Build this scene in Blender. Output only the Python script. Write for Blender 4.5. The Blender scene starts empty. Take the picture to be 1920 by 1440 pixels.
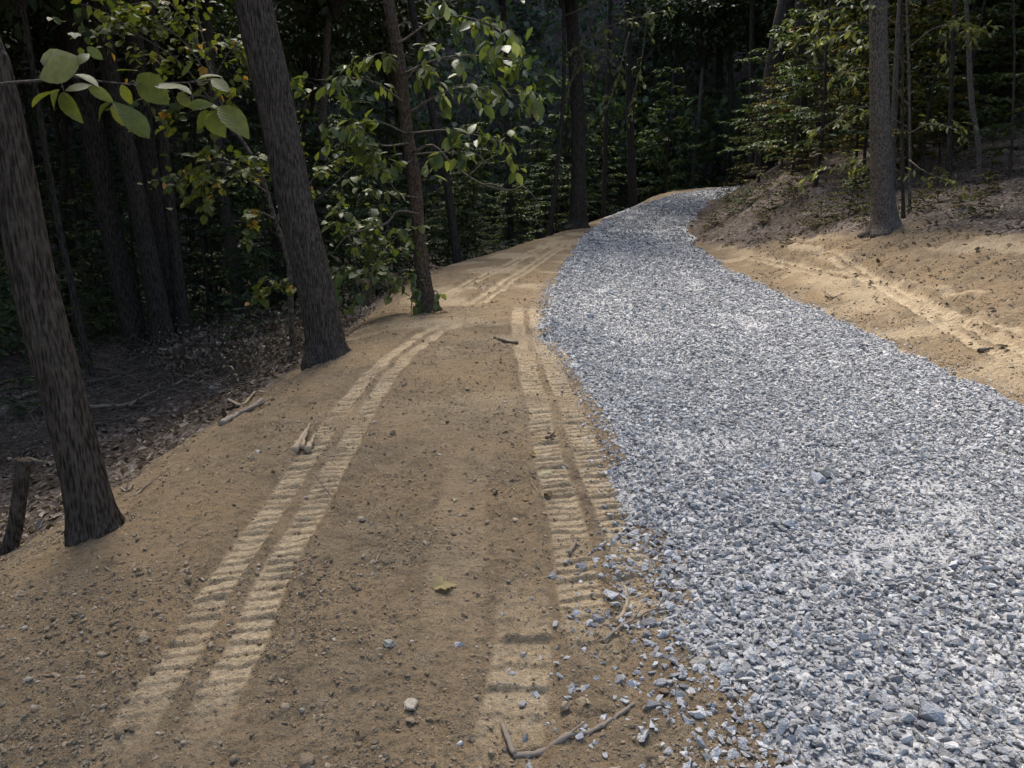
import bpy, bmesh, math, random
import numpy as np
from mathutils import Vector, Matrix

R = math.radians
rng = np.random.default_rng(7)
random.seed(7)
scene = bpy.context.scene
C = scene.collection

# ------------------------------------------------------------------ camera, sky, sun, exposure
CAM_H, PITCH, FPX = 1.6, R(12.5), 1445.0          # focal length in pixels of the 1920 x 1440 photograph
cam_d = bpy.data.cameras.new('camera'); cam = bpy.data.objects.new('camera', cam_d); C.objects.link(cam)
cam_d.sensor_width = 36; cam_d.lens = FPX / 1920 * 36; cam_d.clip_start = 0.05; cam_d.clip_end = 1500
cam.location = (0, 0, CAM_H); cam.rotation_euler = (math.pi / 2 - PITCH, 0, 0)
scene.camera = cam

SUN_EL, SUN_AZ = R(62), R(338)                    # compass azimuth, clockwise from +Y
world = bpy.data.worlds.new('World'); scene.world = world; world.use_nodes = True
wn = world.node_tree.nodes; wl = world.node_tree.links; wn.clear()
sky = wn.new('ShaderNodeTexSky'); sky.sky_type = 'NISHITA'; sky.sun_disc = False
sky.sun_elevation = SUN_EL; sky.sun_rotation = SUN_AZ; sky.dust_density = 3.0; sky.ozone_density = 1.0; sky.air_density = 1.0
bg = wn.new('ShaderNodeBackground'); bg.inputs['Strength'].default_value = 0.12
wo = wn.new('ShaderNodeOutputWorld'); wl.new(sky.outputs[0], bg.inputs[0]); wl.new(bg.outputs[0], wo.inputs[0])
sun_d = bpy.data.lights.new('sun', 'SUN'); sun = bpy.data.objects.new('sun', sun_d); C.objects.link(sun)
sun_d.energy = 1.5; sun_d.angle = R(24); sun_d.color = (1.0, 0.95, 0.87)
sdir = Vector((math.sin(SUN_AZ) * math.cos(SUN_EL), math.cos(SUN_AZ) * math.cos(SUN_EL), math.sin(SUN_EL)))
sun.rotation_euler = sdir.to_track_quat('Z', 'Y').to_euler(); sun.location = (0, -10, 40)
scene.view_settings.view_transform = 'Standard'; scene.view_settings.look = 'None'
scene.view_settings.exposure = 1.7; scene.view_settings.gamma = 1.0
scene.render.engine = 'CYCLES'
cy = scene.cycles
cy.max_bounces = 4; cy.diffuse_bounces = 2; cy.glossy_bounces = 2; cy.transmission_bounces = 3; cy.transparent_max_bounces = 4
cy.caustics_reflective = False; cy.caustics_refractive = False
cy.use_denoising = True; cy.denoising_prefilter = 'NONE'; cy.use_adaptive_sampling = True; cy.adaptive_threshold = .01
cy.sample_clamp_indirect = 4.0

# ------------------------------------------------------------------ noise and terrain functions
def _h(ix, iy, seed):
    n = (ix.astype(np.int64) * 374761393 + iy.astype(np.int64) * 668265263 + seed * 1274126177) & 0x7fffffff
    n = ((n ^ (n >> 13)) * 1103515245 + 12345) & 0x7fffffff
    n = ((n ^ (n >> 15)) * 1274126177) & 0x7fffffff
    return (n ^ (n >> 16)) % 65536 / 65535.0
def vn(x, y, seed=0):
    x = np.asarray(x, float); y = np.asarray(y, float)
    ix = np.floor(x); iy = np.floor(y); fx = x - ix; fy = y - iy
    ux = fx * fx * (3 - 2 * fx); uy = fy * fy * (3 - 2 * fy)
    a = _h(ix, iy, seed); b = _h(ix + 1, iy, seed); c = _h(ix, iy + 1, seed); d = _h(ix + 1, iy + 1, seed)
    return ((a * (1 - ux) + b * ux) * (1 - uy) + (c * (1 - ux) + d * ux) * uy) * 2 - 1
def fbm(x, y, sc, octv=4, seed=0, gain=0.5):
    s = 0; amp = 1; 
    for o in range(octv):
        s = s + amp * vn(np.asarray(x) * sc + 17.3 * o, np.asarray(y) * sc - 9.1 * o, seed + o); amp *= gain; sc *= 2.03
    return s
def sstep(a, b, x):
    t = np.clip((np.asarray(x, float) - a) / (b - a), 0, 1); return t * t * (3 - 2 * t)
def table(ks, vs, lo=-60, hi=320, w=1.5):
    yy = np.arange(lo, hi, 0.25); v = np.interp(yy, ks, vs)
    k = np.exp(-0.5 * (np.arange(-24, 25) * 0.25 / w) ** 2); k /= k.sum()
    v = np.convolve(np.pad(v, 24, mode='edge'), k, mode='valid')
    return lambda y: np.interp(y, yy, v)
P = table([-60, -20, 0, 10, 15, 20, 25, 28, 32, 38, 45, 52, 58, 66, 80, 110, 160, 300],
          [-3, -.6, 0, 0, .08, .25, .52, .78, 1.2, 1.97, 2.9, 3.45, 3.6, 3.6, 4.5, 11, 22, 30])
FW = np.array([0, math.cos(PITCH), -math.sin(PITCH)]); UP = np.array([0, math.sin(PITCH), math.cos(PITCH)]); RT = np.array([1., 0, 0])
EYE = np.array([0, 0, CAM_H])
def ray(px, py):
    return FW + (px - 960) / FPX * RT + (720 - py) / FPX * UP
def at(px, py, Y):                                  # the point of that pixel's ray at distance Y along +Y
    d = ray(px, py); return EYE + d * (Y / d[1])
def march(px, py, f):
    d = ray(px, py); t = np.concatenate([np.arange(1.2, 20, .04), np.arange(20, 140, .15)]) / d[1]
    p = EYE[None] + d[None] * t[:, None]
    g = p[:, 2] - f(p[:, 0], p[:, 1]); i = np.argmax(g < 0)
    if g[i] >= 0: return p[-1]
    k = g[i - 1] / (g[i - 1] - g[i]); return p[i - 1] * (1 - k) + p[i] * k
onP = lambda px, py: march(px, py, lambda x, y: P(y))
L_PX = [(1470, 1440), (1370, 1290), (1280, 1130), (1235, 1000), (1180, 880), (1135, 790), (1105, 730), (1065, 680), (1025, 620), (1030, 545), (1062, 490), (1095, 440), (1130, 415), (1200, 386), (1255, 367)]
R_PX = [(1920, 765), (1800, 712), (1700, 665), (1570, 600), (1480, 560), (1420, 530), (1370, 508), (1330, 480), (1300, 455), (1288, 436), (1293, 420), (1310, 396), (1337, 373)]
def edge(pxs, near, ext):
    q = [onP(*p) for p in pxs]; ys = [-60, -10, 0] + [p[1] for p in q]; xs = near + [p[0] for p in q]
    o = np.argsort(ys); ys = list(np.array(ys)[o]); xs = list(np.array(xs)[o])
    y9, x9 = ys[-1], xs[-1]; ys += [y9 + a for a, b in ext]; xs += [x9 + b for a, b in ext]
    return table(ys, xs, w=0.6)
XL = edge(L_PX, [2.0, .9, .8], [(7, 6), (13, 22), (21, 60), (31, 120)]); XR = edge(R_PX, [5.2, 4.1, 4.0], [(5, 8), (9, 24), (14, 56), (22, 120)])
XS = table([-60, -10, 3, 9, 16, 21, 26, 32, 38, 45, 51, 57, 65, 75], [-2.6, -2.5, -2.4, -2.15, -2.2, -1.95, -.2, 2.55, 5.6, 8.4, 14, 30, 72, 130], w=1.0)
BW = table([-60, 8, 13, 18, 21, 24, 27, 60], [4.2, 4.2, 4.0, 3.1, 1.7, .4, -.15, -.15], w=.8)   # bare width of the right-hand cut
def drop(t):
    t = np.asarray(t, float)
    return np.interp(t, [-1.3, -.7, -.2, .2, .6, 2.7, 5, 14, 26, 40, 70, 200], [0, -.02, -.07, -.18, -.38, -1.42, -1.75, -2.6, -2.6, 0.5, 12, 40])
def bank(dx, y):
    s = .30 + .12 * sstep(10, 20, y) + .25 * sstep(21, 29, y)
    return np.where(dx < 0, 0, s * (np.sqrt(np.minimum(dx, 3.4) ** 2 + .09) - .3) + .2 * np.clip(dx - 3.4, 0, 70))
def base(x, y):
    x = np.asarray(x, float); y = np.asarray(y, float)
    t = XS(y) - x; dx = x - XR(y) - .15
    return P(y) + drop(t) * (1 + .5 * sstep(18, 30, y)) + bank(dx, y)
def hit(px, py): return march(px, py, base)
def dirt_mask(x, y):
    t = XS(y) - x; dx = x - XR(y)
    n = fbm(x, y, 1.3, 4, 3) * .22
    l = 1 - sstep(.25, .75, t + n * 1.4 - .25)
    r = 1 - sstep(-.25, .35, dx - BW(y) + n * 1.3)
    return np.minimum(l, r)

# ---- machine tracks pressed into the soil
class Track:
    def __init__(s, pxs, w, pitch, amp, depth, y0=0, y1=99, centre=True, slant=.15, comp=.9, seed=1, fn=None):
        q = np.array([(fn or onP)(*p)[:2] for p in pxs]); s.q = q; s.w = w; s.p = pitch; s.amp = amp; s.depth = depth
        s.y0 = y0; s.y1 = y1; s.centre = centre; s.slant = slant; s.comp = comp; s.seed = seed
    def coords(s, x, y):
        best = np.full(x.shape, 1e9); S = np.zeros(x.shape); T = np.zeros(x.shape); acc = 0
        n = len(s.q)
        for i in range(n - 1):
            a = s.q[i]; b = s.q[i + 1]; d = b - a; L = np.hypot(*d); d = d / L
            u = (x - a[0]) * d[0] + (y - a[1]) * d[1]
            uc = np.clip(u, -.5 if i == 0 else 0, L + (.5 if i == n - 2 else 0))
            t = (x - a[0]) * d[1] - (y - a[1]) * d[0]
            dist = np.hypot(u - uc, t); m = dist < best
            best = np.where(m, dist, best); S = np.where(m, acc + uc, S); T = np.where(m, np.sign(t) * dist, T); acc += L
        return S, T, best, acc
    def apply(s, x, y):
        S, T, D, Ltot = s.coords(x, y); hw = s.w / 2
        T = T + .018 * vn(S * 2.3, S * 0, s.seed + 5)
        ends = sstep(0, .9, S) * (1 - sstep(Ltot - 1.2, Ltot, S)) * (D < hw + .4)
        inn = (1 - sstep(hw - .03, hw + .03, np.abs(T))) * ends
        wob = vn(x * 5, y * 5, s.seed); wob2 = vn(x * 1.7, y * 1.7, s.seed + 9)
        keep = .25 + .75 * sstep(-.95, -.2, wob2 + .4 * wob + .3)
        dh = -s.depth * inn * (.6 + .4 * keep)
        dh = dh + s.depth * np.exp(-((np.abs(T) - hw - .05) / .045) ** 2) * ends * (.6 + .6 * wob + .5 * vn(x * 16, y * 16, s.seed + 21))
        col = np.zeros_like(x); shade = np.zeros_like(x)
        cols = [(-hw + .01, -.03, 0.0), (.03, hw - .01, .5)] if s.centre else [(-hw + .01, hw - .01, 0.)]
        for lo, hi, ph in cols:
            c = sstep(lo, lo + .025, T) * (1 - sstep(hi - .025, hi, T)) * ends; col = np.maximum(col, c)
            k = (S + s.slant * T + .004 * wob + .004 * vn(x * 14, y * 14, s.seed + 3)) / s.p + ph
            fr = k - np.floor(k); alt = np.where(np.floor(k) % 2 == 0, 1.0, .62)
            jit = .6 + .7 * _h(np.floor(k), np.floor(k) * 0 + int(ph * 2), s.seed)
            pul = sstep(.24, .38, fr) * (1 - sstep(.46, .66, fr)) * (.72 + .5 * vn(x * 9, y * 9, s.seed + 13))
            dh = dh + s.amp * pul * alt * jit * c * keep
            shade = np.maximum(shade, c * keep * np.exp(-((fr - .27) / .09) ** 2))  # shade painted into the soil colour along each bar's near side
        if s.centre:
            k = S / s.p; fr = k - np.floor(k)
            cen = np.exp(-(T / .035) ** 2) * ends
            dh = dh + cen * (s.depth * .7 + s.amp * .8 * np.exp(-((fr - .5) / .25) ** 2) * (.6 + wob))
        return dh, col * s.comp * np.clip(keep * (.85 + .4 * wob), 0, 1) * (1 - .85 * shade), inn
TRACKS = [
    Track([(215, 1520), (300, 1390), (372, 1250), (447, 1107), (540, 950), (617, 838), (682, 735), (738, 672), (800, 626), (880, 590)], .42, .088, .027, .026, seed=11, slant=-.12),
    Track([(1225, 1300), (1172, 1170), (1133, 1050), (1087, 900), (1052, 800), (1017, 700), (990, 630), (985, 570)], .50, .088, .026, .024, seed=23, slant=-.22),
    Track([(915, 1560), (950, 1400), (975, 1250), (985, 1140), (990, 1040)], .26, .15, .035, .02, centre=False, seed=31, slant=-.1),
    Track([(850, 1330), (850, 1180), (862, 1000), (880, 880), (905, 790)], .30, .06, .004, .010, centre=False, seed=41, comp=.16),
    Track([(1960, 790), (1850, 742), (1700, 672), (1600, 622), (1520, 585), (1440, 545)], .40, .12, .028, .03, seed=51, fn=hit, slant=.3),
    Track([(1990, 700), (1850, 640), (1700, 560), (1600, 500), (1545, 470)], .36, .14, .026, .03, seed=61, fn=hit),
    Track([(1960, 640), (1800, 600), (1650, 530), (1500, 500), (1400, 480)], .36, .14, .022, .025, seed=71, fn=hit),
    Track([(820, 560), (900, 520), (1000, 470), (1060, 445)], .4, .13, .02, .04, seed=81, fn=hit),
    Track([(880, 575), (960, 520), (1030, 475), (1075, 450)], .4, .13, .02, .04, seed=91, fn=hit),
]
def ground_fields(x, y):
    z = base(x, y); dm = dirt_mask(x, y)
    r = np.hypot(x, y); road = sstep(-.05, .35, x - XL(y)) * sstep(-.05, .35, XR(y) - x)
    far = 1 - .5 * sstep(10, 30, r)
    n = .022 * fbm(x, y, 1.1, 3, 21) + .011 * fbm(x, y, 5.5, 3, 22) + .012 * fbm(x, y, 17, 3, 25) + .005 * fbm(x, y, 48, 2, 27)
    nf = .10 * fbm(x, y, .6, 4, 31) + .035 * fbm(x, y, 4.5, 3, 33)
    dig = sstep(0, 1.2, x - XR(y)) * dm                     # the raked cut on the right is rougher
    n = n + dig * (.02 * fbm(x, y, 9, 3, 95) + .06 * fbm(x * .7 + y * .3, y * 1.5 - x * .5, 2.2, 4, 91))
    z = z + (n * dm + nf * (1 - dm)) * (1 - road) - .035 * road
    comp = np.zeros_like(x)
    near = (r < 34) & (dm > .05)
    xs, ys = x[near], y[near]
    dz = np.zeros_like(xs); cc = np.zeros_like(xs); damp = np.ones_like(xs)
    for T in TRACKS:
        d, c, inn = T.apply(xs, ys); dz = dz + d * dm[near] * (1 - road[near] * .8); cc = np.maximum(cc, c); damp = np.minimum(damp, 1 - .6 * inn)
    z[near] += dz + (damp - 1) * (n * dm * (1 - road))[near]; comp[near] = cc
    comp = np.maximum(comp, .55 * sstep(.15, .8, fbm(x, y, .8, 3, 77)) * sstep(4.5, 9, y) * dm * (1 - sstep(.5, 2, x - XR(y))))
    q = (x - XR(y)); st = fbm(q * 2.6 + .3 * y, y * .45 + q * .25, 1.0, 4, 171)      # raked streaks run along the cut
    comp = np.maximum(comp, .6 * sstep(.05, .75, st) * dm * sstep(.3, 1.0, q))
    z = z + .035 * st * dm * sstep(.4, 1.4, q) * (1 - sstep(25, 32, r))
    return z, dm, comp, road

# ------------------------------------------------------------------ material helpers
class N:
    def __init__(s, name):
        s.m = bpy.data.materials.new(name); s.m.use_nodes = True; s.t = s.m.node_tree; s.n = s.t.nodes; s.n.clear()
        s.out = s.n.new('ShaderNodeOutputMaterial')
    def node(s, typ, **kw):
        o = s.n.new(typ)
        for k, v in kw.items(): setattr(o, k, v)
        return o
    def link(s, a, b): s.t.links.new(a, b)
    def val(s, sock, v):
        if hasattr(v, 'node'): s.link(v, sock)
        else: sock.default_value = v
    def coord(s, kind='Object', scale=(1, 1, 1)):
        tc = s.node('ShaderNodeTexCoord'); mp = s.node('ShaderNodeMapping'); mp.inputs['Scale'].default_value = scale
        s.link(tc.outputs[kind], mp.inputs[0]); return mp.outputs[0]
    def noise(s, vec, scale, detail=4, rough=.55, dist=0):
        o = s.node('ShaderNodeTexNoise'); o.inputs['Scale'].default_value = scale; o.inputs['Detail'].default_value = detail
        o.inputs['Roughness'].default_value = rough; o.inputs['Distortion'].default_value = dist; s.link(vec, o.inputs['Vector']); return o.outputs['Fac']
    def vor(s, vec, scale, feat='F1', out='Distance'):
        o = s.node('ShaderNodeTexVoronoi', feature=feat); o.inputs['Scale'].default_value = scale; s.link(vec, o.inputs['Vector']); return o.outputs[out]
    def ramp(s, fac, stops, interp='LINEAR'):
        o = s.node('ShaderNodeValToRGB'); o.color_ramp.interpolation = interp; e = o.color_ramp.elements
        while len(e) < len(stops): e.new(.5)
        for i, (p, c) in enumerate(stops):
            e[i].position = p; e[i].color = (c, c, c, 1) if not hasattr(c, '__len__') else (*c, 1)
        s.link(fac, o.inputs[0]); return o.outputs[0]
    def mix(s, fac, a, b, mode='MIX'):
        o = s.node('ShaderNodeMix', data_type='RGBA', blend_type=mode); s.val(o.inputs[0], fac)
        for sock, v in ((o.inputs[6], a), (o.inputs[7], b)): s.val(sock, v if hasattr(v, 'node') else (*v, 1))
        return o.outputs[2]
    def math(s, op, a, b=0.0, clamp=False):
        o = s.node('ShaderNodeMath', operation=op, use_clamp=clamp); s.val(o.inputs[0], a); s.val(o.inputs[1], b); return o.outputs[0]
    def attr(s, name):
        o = s.node('ShaderNodeAttribute', attribute_name=name); return o.outputs['Fac']
    def bump(s, h, strength, dist, normal=None):
        o = s.node('ShaderNodeBump'); o.inputs['Strength'].default_value = strength; o.inputs['Distance'].default_value = dist
        s.link(h, o.inputs['Height'])
        if normal is not None: s.link(normal, o.inputs['Normal'])
        return o.outputs[0]
    def bsdf(s, col, rough=.9, normal=None, spec=.2):
        o = s.node('ShaderNodeBsdfPrincipled'); s.val(o.inputs['Base Color'], col if hasattr(col, 'node') else (*col, 1))
        s.val(o.inputs['Roughness'], rough); o.inputs['Specular IOR Level'].default_value = spec
        if normal is not None: s.link(normal, o.inputs['Normal'])
        return o.outputs[0]
    def done(s, sh): s.link(sh, s.out.inputs[0]); return s.m

def mat_ground():
    m = N('soil_and_forest_floor'); v = m.coord()
    big = m.noise(v, .9, 2); mid = m.noise(v, 6, 3, .6); fine = m.noise(v, 45, 3, .65); grain = m.noise(v, 160, 2, .7)
    loose = m.ramp(mid, [(.25, (.128, .098, .064)), (.5, (.192, .147, .095)), (.75, (.258, .199, .13))])
    loose = m.mix(m.ramp(big, [(.35, 0.), (.7, 1.)]), loose, (.248, .178, .104))
    comp = m.ramp(fine, [(.3, (.37, .285, .18)), (.7, (.53, .43, .285))])
    c = m.mix(m.attr('compact_shade'), loose, comp)  # compaction tone, lowered by the shade painted along the track bars
    c = m.mix(1.0, c, m.ramp(m.math('ADD', m.math('MULTIPLY', grain, .6), m.math('MULTIPLY', fine, .4)), [(.3, .6), (.7, 1.35)]), 'MULTIPLY')
    cell = m.node('ShaderNodeTexVoronoi'); cell.inputs['Scale'].default_value = 20; m.link(m.coord('Object', (1, 1, .4)), cell.inputs[0])
    sep = m.node('ShaderNodeSeparateColor'); m.link(cell.outputs['Color'], sep.inputs[0])
    litter = m.ramp(sep.outputs[0], [(0, (.055, .044, .037)), (.4, (.115, .091, .076)), (.75, (.19, .155, .132)), (1, (.28, .235, .20))])
    litter = m.mix(m.ramp(big, [(.35, 0.), (.65, .8)]), litter, (.055, .042, .03))
    col = m.mix(m.attr('dirt'), litter, c)
    h = m.math('ADD', m.math('MULTIPLY', mid, .5), m.math('ADD', m.math('MULTIPLY', fine, .6), m.math('MULTIPLY', grain, .25)))
    n1 = m.bump(h, .9, .035); n2 = m.bump(cell.outputs['Distance'], .35, .02, n1)
    return m.done(m.bsdf(col, .95, n2, .12))
def mat_road():
    m = N('crushed_stone_fines'); v = m.coord()
    vo = m.node('ShaderNodeTexVoronoi'); vo.inputs['Scale'].default_value = 34; m.link(v, vo.inputs[0])
    sep = m.node('ShaderNodeSeparateColor'); m.link(vo.outputs['Color'], sep.inputs[0])
    stone = m.ramp(sep.outputs[0], [(0, (.26, .26, .262)), (.5, (.42, .418, .416)), (1, (.58, .575, .565))])
    dust = m.mix(m.noise(v, 60, 4), (.32, .316, .31), (.44, .434, .424))
    fin = m.attr('fines')
    c = m.mix(fin, stone, dust)
    h = m.math('ADD', m.math('MULTIPLY', m.math('SUBTRACT', 1.0, vo.outputs['Distance']), m.math('SUBTRACT', 1.0, m.math('MULTIPLY', fin, .85))), m.math('MULTIPLY', m.noise(v, 120, 3), .3))
    return m.done(m.bsdf(c, .9, m.bump(h, .9, .03), .2))
def mat_stone(name, stops, rough=.85):
    m = N(name); v = m.coord('Object', (1, 1, 1)); oi = m.node('ShaderNodeObjectInfo')
    c = m.ramp(oi.outputs['Random'], stops)
    c = m.mix(1.0, c, m.ramp(m.noise(v, 3.5, 4), [(.3, .8), (.7, 1.15)]), 'MULTIPLY')
    return m.done(m.bsdf(c, rough, m.bump(m.noise(v, 6, 2), .35, .1), .15))
def mat_bark(name, dark, light, furrow=30., stretch=.10, strength=1.0, moss=None):
    m = N(name); v = m.coord('Object', (1, 1, stretch)); v2 = m.coord('Object')
    a = m.noise(v, furrow, 5, .65, .8); vo = m.vor(m.coord('Object', (1, 1, stretch * 1.4)), furrow * .8)
    ridge = m.math('ADD', m.math('MULTIPLY', a, .7), m.math('MULTIPLY', vo, .8))
    c = m.ramp(ridge, [(.38, tuple(k * .55 for k in dark)), (.60, dark), (.86, light)])
    c = m.mix(m.ramp(m.noise(v2, 2.2, 4), [(.48, 0.), (.75, .4)]), c, light)
    c = m.mix(1.0, c, m.ramp(m.noise(v2, 25, 4), [(.3, .7), (.7, 1.2)]), 'MULTIPLY')
    if moss is not None:
        c = m.mix(m.ramp(m.noise(v2, 5, 4), [(.55, 0.), (.7, .5)]), c, moss)
    return m.done(m.bsdf(c, .95, m.bump(ridge, strength, .03), .1))
def mat_leaf(name, stops, island=True, trans=.35, rough=.5, spec=.35, vein=False):
    m = N(name)
    if island: rnd = m.node('ShaderNodeNewGeometry').outputs['Random Per Island']
    else: rnd = m.node('ShaderNodeObjectInfo').outputs['Random']
    c = m.ramp(rnd, stops)
    nrm = None
    if vein:
        v = m.coord('Object')
        c = m.mix(1.0, c, m.ramp(m.noise(v, 5, 4), [(.3, .75), (.7, 1.2)]), 'MULTIPLY')
        wv = m.node('ShaderNodeTexWave', wave_type='BANDS', bands_direction='DIAGONAL'); wv.inputs['Scale'].default_value = 4.5
        ab = m.node('ShaderNodeVectorMath', operation='ABSOLUTE'); m.link(v, ab.inputs[0]); m.link(ab.outputs[0], wv.inputs[0])
        nrm = m.bump(wv.outputs['Fac'], .10, .03)
    d = m.bsdf(c, rough, nrm, spec)
    t = m.node('ShaderNodeBsdfTranslucent'); m.link(m.mix(1.0, c, (1.25, 1.3, .55), 'MULTIPLY'), t.inputs[0])
    x = m.node('ShaderNodeMixShader'); x.inputs[0].default_value = trans; m.link(d, x.inputs[1]); m.link(t.outputs[0], x.inputs[2])
    return m.done(x.outputs[0])
def mat_wood(name, a, b, scale=20.):
    m = N(name); v = m.coord('Object', (1, 1, 1))
    c = m.mix(m.noise(v, scale, 5, .65), a, b)
    return m.done(m.bsdf(c, .85, m.bump(m.noise(v, scale * 1.5, 4), .5, .02), .15))
M = dict(
    ground=mat_ground(), road=mat_road(),
    gravel=mat_stone('grey_limestone', [(0, (.19, .19, .192)), (.3, (.33, .328, .328)), (.8, (.46, .457, .452)), (1, (.60, .592, .578))]),
    pebble=mat_stone('tan_pebble', [(0, (.16, .118, .078)), (.5, (.25, .19, .125)), (.85, (.34, .27, .19)), (1, (.46, .41, .33))]),
    clod=mat_stone('soil_clod', [(0, (.22, .168, .11)), (.6, (.30, .232, .152)), (1, (.40, .32, .22))], .95),
    palestone=mat_stone('pale_stone', [(0, (.30, .28, .24)), (1, (.42, .40, .36))]),
    whitestone=mat_stone('white_stone', [(0, (.5, .51, .53)), (1, (.58, .58, .58))]),
    greystone=mat_stone('grey_stone', [(0, (.27, .28, .30)), (1, (.40, .41, .43))]),
    bark_near=mat_bark('furrowed_brown_bark', (0.046, 0.036, 0.028), (0.125, 0.1, 0.076), 110, 0.075),
    bark_oak=mat_bark('furrowed_grey_bark', (0.04, 0.033, 0.027), (0.12, 0.1, 0.082), 100, 0.055),
    bark_flaky=mat_bark('flaky_red_brown_bark', (0.055, 0.039, 0.029), (0.13, 0.096, 0.072), 70, 0.2, 1.0),
    bark_grey=mat_bark('pale_grey_bark', (0.06, 0.051, 0.042), (0.15, 0.13, 0.108), 60, 0.22, .8),
    bark_dark=mat_bark('dark_forest_bark', (0.026, 0.022, 0.018), (0.065, 0.055, 0.045), 45, 0.12, .8),
    twig=mat_bark('twig_bark', (.09, .075, .06), (.17, .145, .12), 60, .4, .4),
    leaf_big=mat_leaf('big_yellow_green_leaf', [(0, (0.098, 0.121, 0.021)), (.5, (0.138, 0.155, 0.029)), (.85, (0.190, 0.190, 0.034)), (1, (0.253, 0.265, 0.230))], False, .45, .42, .45, True),
    leaf_maple=mat_leaf('maple_leaf_green', [(0, (0.062, 0.088, 0.019)), (.5, (0.106, 0.125, 0.027)), (.93, (0.163, 0.169, 0.035)), (.975, (0.425, 0.250, 0.044)), (1, (0.450, 0.225, 0.050))], False, .42, .5, .3),
    fol_maple=mat_leaf('mass_maple_leaf_green', [(0, (0.062, 0.088, 0.019)), (.5, (0.106, 0.125, 0.027)), (.95, (0.163, 0.169, 0.035)), (.95, (0.425, 0.250, 0.044)), (1, (0.450, 0.225, 0.050))], True, .42, .5, .3),
    leaf_pawpaw=mat_leaf('drooping_broad_leaf', [(0, (0.055, 0.081, 0.022)), (.5, (0.091, 0.120, 0.033)), (.85, (0.143, 0.163, 0.039)), (1, (0.195, 0.221, 0.156))], False, .4, .45, .4),
    fol_pawpaw=mat_leaf('mass_drooping_broad_leaf', [(0, (0.055, 0.081, 0.022)), (.5, (0.091, 0.120, 0.033)), (.85, (0.143, 0.163, 0.039)), (1, (0.195, 0.221, 0.156))], True, .4, .45, .4),
    leaf_spray=mat_leaf('hanging_spray_leaf', [(0, (.07, .085, .025)), (.6, (.12, .135, .045)), (1, (.19, .20, .09))], False, .4, .5, .3),
    fol_spray=mat_leaf('mass_hanging_spray_leaf', [(0, (.07, .085, .025)), (.6, (.12, .135, .045)), (1, (.19, .20, .09))], True, .4, .5, .3),
    fol_dark=mat_leaf('dark_forest_foliage', [(0, (0.032, 0.054, 0.026)), (.6, (0.065, 0.100, 0.043)), (.93, (0.108, 0.144, 0.054)), (1, (0.216, 0.216, 0.072))]),
    fol_blue=mat_leaf('bluish_forest_foliage', [(0, (0.037, 0.064, 0.041)), (.7, (0.079, 0.116, 0.075)), (1, (0.150, 0.188, 0.112))]),
    fol_warm=mat_leaf('autumn_tinted_foliage', [(0, (0.041, 0.049, 0.016)), (.5, (0.081, 0.084, 0.027)), (.85, (0.135, 0.115, 0.032)), (1, (0.230, 0.135, 0.034))]),
    canopy=mat_leaf('canopy_foliage', [(0, (.025, .042, .015)), (1, (.05, .07, .022))], True, .2),
    litter=mat_leaf('dead_leaves', [(0, (.055, .040, .03)), (.5, (.125, .096, .075)), (.85, (.21, .17, .14)), (1, (.33, .28, .23))], True, .1, .8, .1),
    litter_one=mat_leaf('dry_leaf', [(0, (.32, .25, .12)), (.5, (.38, .32, .17)), (1, (.42, .38, .24))], False, .2, .7, .2),
    litter_brown=mat_leaf('brown_dry_leaf', [(0, (.10, .065, .035)), (1, (.18, .12, .065))], False, .1, .8, .1),
    wood_pale=mat_wood('bare_pale_wood', (.24, .185, .12), (.44, .36, .25)),
    wood_grey=mat_wood('weathered_grey_stick', (.17, .138, .105), (.33, .275, .215)),
    wood_dark=mat_wood('dark_fallen_branch', (.07, .058, .047), (.17, .142, .112)),
    heart=mat_wood('cut_wood', (.30, .22, .13), (.45, .34, .21), 40),
)

# ------------------------------------------------------------------ object helpers
def new_mesh(name, verts, faces, mat=None, smooth=False):
    me = bpy.data.meshes.new(name)
    verts = np.asarray(verts, np.float32); 
    if isinstance(faces, np.ndarray):
        nf, k = faces.shape
        me.vertices.add(len(verts)); me.vertices.foreach_set('co', verts.ravel())
        me.loops.add(nf * k); me.loops.foreach_set('vertex_index', faces.astype(np.int32).ravel())
        me.polygons.add(nf); me.polygons.foreach_set('loop_start', np.arange(nf, dtype=np.int32) * k)
        me.update(calc_edges=True)
    else:
        me.from_pydata([tuple(map(float, v)) for v in verts], [], faces); me.update()
    if smooth: me.polygons.foreach_set('use_smooth', np.ones(len(me.polygons), bool))
    if mat is not None: me.materials.append(M[mat] if isinstance(mat, str) else mat)
    return me
def obj(name, me, parent=None, loc=(0, 0, 0)):
    o = bpy.data.objects.new(name, me); C.objects.link(o); o.location = loc
    if parent is not None: o.parent = parent
    return o
def tag(o, label=None, cat=None, group=None, kind=None):
    for k, v in (('label', label), ('category', cat), ('group', group), ('kind', kind)):
        if v: o[k] = v
    return o
def empty(name, loc):
    o = bpy.data.objects.new(name, None); C.objects.link(o); o.location = loc; o.empty_display_size = .1; return o
def tri_join(parts):
    V, F, n = [], [], 0
    for v, f in parts: V.append(np.asarray(v)); F.append(np.asarray(f) + n); n += len(v)
    return np.concatenate(V), np.concatenate(F)
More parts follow.
